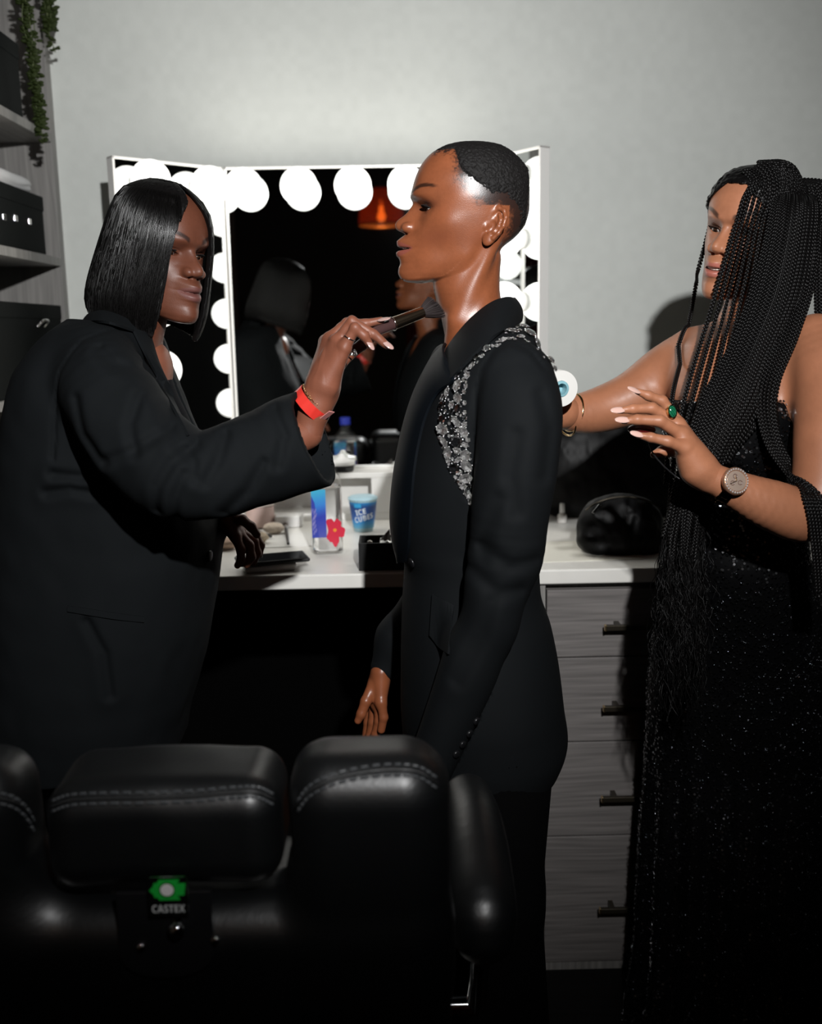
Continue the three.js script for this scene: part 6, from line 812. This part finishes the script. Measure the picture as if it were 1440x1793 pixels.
// ---------------------------------------------------------------- things on the shelves
{
  const [yA, yB, yC] = M.shelfTops, zAt = px => { let d = 2.3; for (let i = 0; i < 20; i++) d *= (XB - 0.012) / P(px, 400, d).x; return -d; };
  const stor = (pxR, pyT, y0, lbl, parts) => { const z1 = zAt(pxR), top = P(pxR, pyT, -z1).y, g = thing('storage_box', lbl, 'box', [XB - 0.012, y0, 0]); const bm = mesh('box_body', box(-0.30, 0, 0, top - y0, z1, -1.75, 0.004), M.blackBox, g); mesh('lid_edge', box(-0.302, 0.002, (top - y0) - 0.035, top - y0 + 0.002, z1 - 0.002, -1.748, 0.003), M.blackBox, g); for (const [px, py, w] of parts) { const z = zAt(px), y = P(px, py, -z).y - y0; mesh('label_holder', new RoundedBoxGeometry(0.006, 0.014, w, 2, 0.002).translate(0.003, y, z), M.silver, g); } return { top, z1, g }; };
  stor(57, 78, yA, 'black storage box on the upper shelf behind the trailing plant', [[13, 111, 0.022]]);
  const bB = stor(78, 346, yB, 'black storage box with three pale studs under the white towel', [[6, 380, 0.02], [26, 382, 0.022], [50, 388, 0.018]]);
  const lowB = stor(104, 537, yC, 'black storage box with metal corner on the lower shelf', []);
  { const z = zAt(55), y = P(55, 563, -z).y - yC; mesh('handle', tube([V(0.004, y - 0.012, z + 0.028), V(0.016, y, z + 0.022), V(0.016, y, z - 0.016), V(0.004, y - 0.012, z - 0.022)], 0.004, 24, 8), M.silver, lowB.g); const z2 = zAt(63), y2 = P(63, 600, -z2).y - yC; mesh('corner_plate', [box(0.001, 0.004, y2 - 0.018, y2 + 0.006, z2 + 0.012, z2 + 0.020), box(0.001, 0.004, y2, y2 + 0.006, z2 - 0.012, z2 + 0.012)], M.silver, lowB.g); }
  const tw = (() => { const z1 = zAt(74), h = P(40, 303, -zAt(40)).y - bB.top, f = (x, y, z) => { const q = [Math.abs(x + 0.13) - 0.12, Math.abs(y - h / 2) - h / 2, Math.abs(z - (z1 + 0.26)) - 0.25], r = h * 0.42; const d = Math.hypot(Math.max(q[0] + r, 0), Math.max(q[1] + r, 0), Math.max(q[2] + r, 0)) + Math.min(Math.max(q[0] + r, q[1] + r, q[2] + r), 0) - r; return d + 0.003 * noise3(x * 40, y * 60, z * 16) + 0.003 * Math.exp(-(((y - h * 0.5 + 0.01 * Math.sin(z * 12)) / 0.004) ** 2)); }; return surfaceNets(f, V(-0.28, -0.01, z1 - 0.03), V(0.02, h + 0.02, z1 + 0.55), 0.006); })();
  const tm = mesh('folded_towel', tw, std(lin(0.62, 0.62, 0.62), 0.95)); tm.position.set(XB - 0.012, bB.top + 0.004, 0); tag(tm, 'folded white towel on the black storage box', 'towel');
  // trailing plants from the shelf above
  const yTop = yA + 0.4;
  const vine = (pts, lbl, n, spread) => { const root = pts[0]; const g = thing('trailing_plant', lbl, 'plant'); mesh('pot', lathe([[0, 0], [0.045, 0], [0.06, 0.10], [0.055, 0.10], [0.05, 0.085], [0, 0.085]], 28).translate(XB - 0.09, yTop + 0.001, root.z), phys(lin(0.5, 0.48, 0.45), 0.5), g); const path = [V(XB - 0.09, yTop + 0.09, root.z), V(XB - 0.03, yTop + 0.13, root.z), V(XB + 0.03, yTop + 0.05, root.z), ...pts]; const cs = []; for (let k = 0; k < 5; k++) cs.push(new THREE.CatmullRomCurve3(path.map((p, i) => p.clone().add(V(i > 2 ? rr(-1, 1) * spread * (1 - 0.13 * i) : 0, k && i === path.length - 1 ? 0.07 * k : 0, i > 2 ? rr(-1, 1) * spread * (1 - 0.13 * i) : 0)))));
    mesh('stems', cs.map(c => new THREE.TubeGeometry(c, 50, 0.0012, 5)), std(lin(0.07, 0.09, 0.03), 0.7), g); const L = []; const lg = [0, 1, 2].map(i => { const s = new THREE.SphereGeometry(1, 8, 6); s.scale(0.0055, 0.0032, 0.0072); s.translate(0, 0, 0.0085); return s; });
    for (const c of cs) for (let i = 0; i < n; i++) { const p = c.getPoint(0.2 + 0.8 * i / n + rr(0, 0.004)), l = lg[0].clone(); l.scale(...[rr(0.8, 1.25)].flatMap(s => [s, s, s])); l.rotateX(rr(-0.9, 0.4)); l.rotateY(rr(0, 6.28)); l.translate(p.x, p.y, p.z); L.push(l); } const lm = mesh('leaves', L, phys(lin(0.020, 0.030, 0.007), 0.6, { specularIntensity: 0.3 }), g); lm.userData.kind = 'stuff'; };
  vine([P(45, -40, 2.44), P(50, 40, 2.45), P(58, 110, 2.46), P(66, 180, 2.47), P(72, 225, 2.47), P(76, 252, 2.47)], 'long trailing green plant hanging in front of the shelves', 95, 0.022);
  vine([P(76, -60, 2.60), P(82, 0, 2.61), P(88, 50, 2.62), P(96, 92, 2.62)], 'short trailing green plant hanging nearest the grey wall', 80, 0.016);
}
// ---------------------------------------------------------------- what the mirror shows: an amber pendant lamp and a dark red curtain behind the camera
{
  const zL = 1.5, vd = 2 * 2.66 + zL, c = P(668, 375, vd), g = thing('pendant_lamp', 'amber glass pendant lamp with glowing bulb, seen in the mirror', 'lamp', [c.x, c.y, zL]);
  mesh('shade', lathe([[0.02, 0.17], [0.05, 0.165], [0.12, 0.11], [0.15, 0.0], [0.152, -0.07], [0.148, -0.07], [0.146, 0.0], [0.116, 0.107], [0.048, 0.161], [0.02, 0.166]], 40), phys(lin(0.72, 0.34, 0.16), 0.05, { transmission: 0.92, thickness: 0 }), g);
  mesh('rim', new THREE.TorusGeometry(0.151, 0.006, 10, 48).rotateX(Math.PI / 2).translate(0, -0.07, 0), std(lin(0.5, 0.2, 0.06), 0.3, { metalness: 0.8 }), g);
  mesh('cord', cyl(V(0, 0.17, 0), V(0, YC - c.y - 0.002, 0), 0.004), M.blackPlastic, g); mesh('light_bulb', lathe([[0, -0.05], [0.016, -0.046], [0.027, -0.028], [0.027, -0.01], [0.014, 0.02], [0.012, 0.05], [0, 0.05]].reverse(), 24), new THREE.MeshStandardMaterial({ color: 0xffddaa, emissive: lin(1, 0.66, 0.28), emissiveIntensity: 2.2 }), g);
  const L = new THREE.PointLight(lin(1, 0.5, 0.2), 0.16, 0, 2); L.position.set(0, -0.02, 0); L.castShadow = true; L.shadow.radius = 1.2; g.add(L);
  const zc = ZF - 0.06, vx = P(728, 650, 2 * 2.66 + zc).x, cur = []; const cg = new THREE.PlaneGeometry(0.5, 2.2, 60, 2); { const p = cg.attributes.position; for (let i = 0; i < p.count; i++) p.setZ(i, 0.025 * Math.sin(p.getX(i) * 60)); } cg.computeVertexNormals(); cg.translate(vx + 0.18, 1.12, zc); const back = cg.clone().translate(0, 0, 0.004);
  const cm = mesh('curtain', [cg, back], std(lin(0.10, 0.006, 0.008), 0.8, { side: THREE.DoubleSide })); tag(cm, 'dark red curtain on the far wall, seen in the mirror', 'curtain');
}
renderer.render(scene, camera);
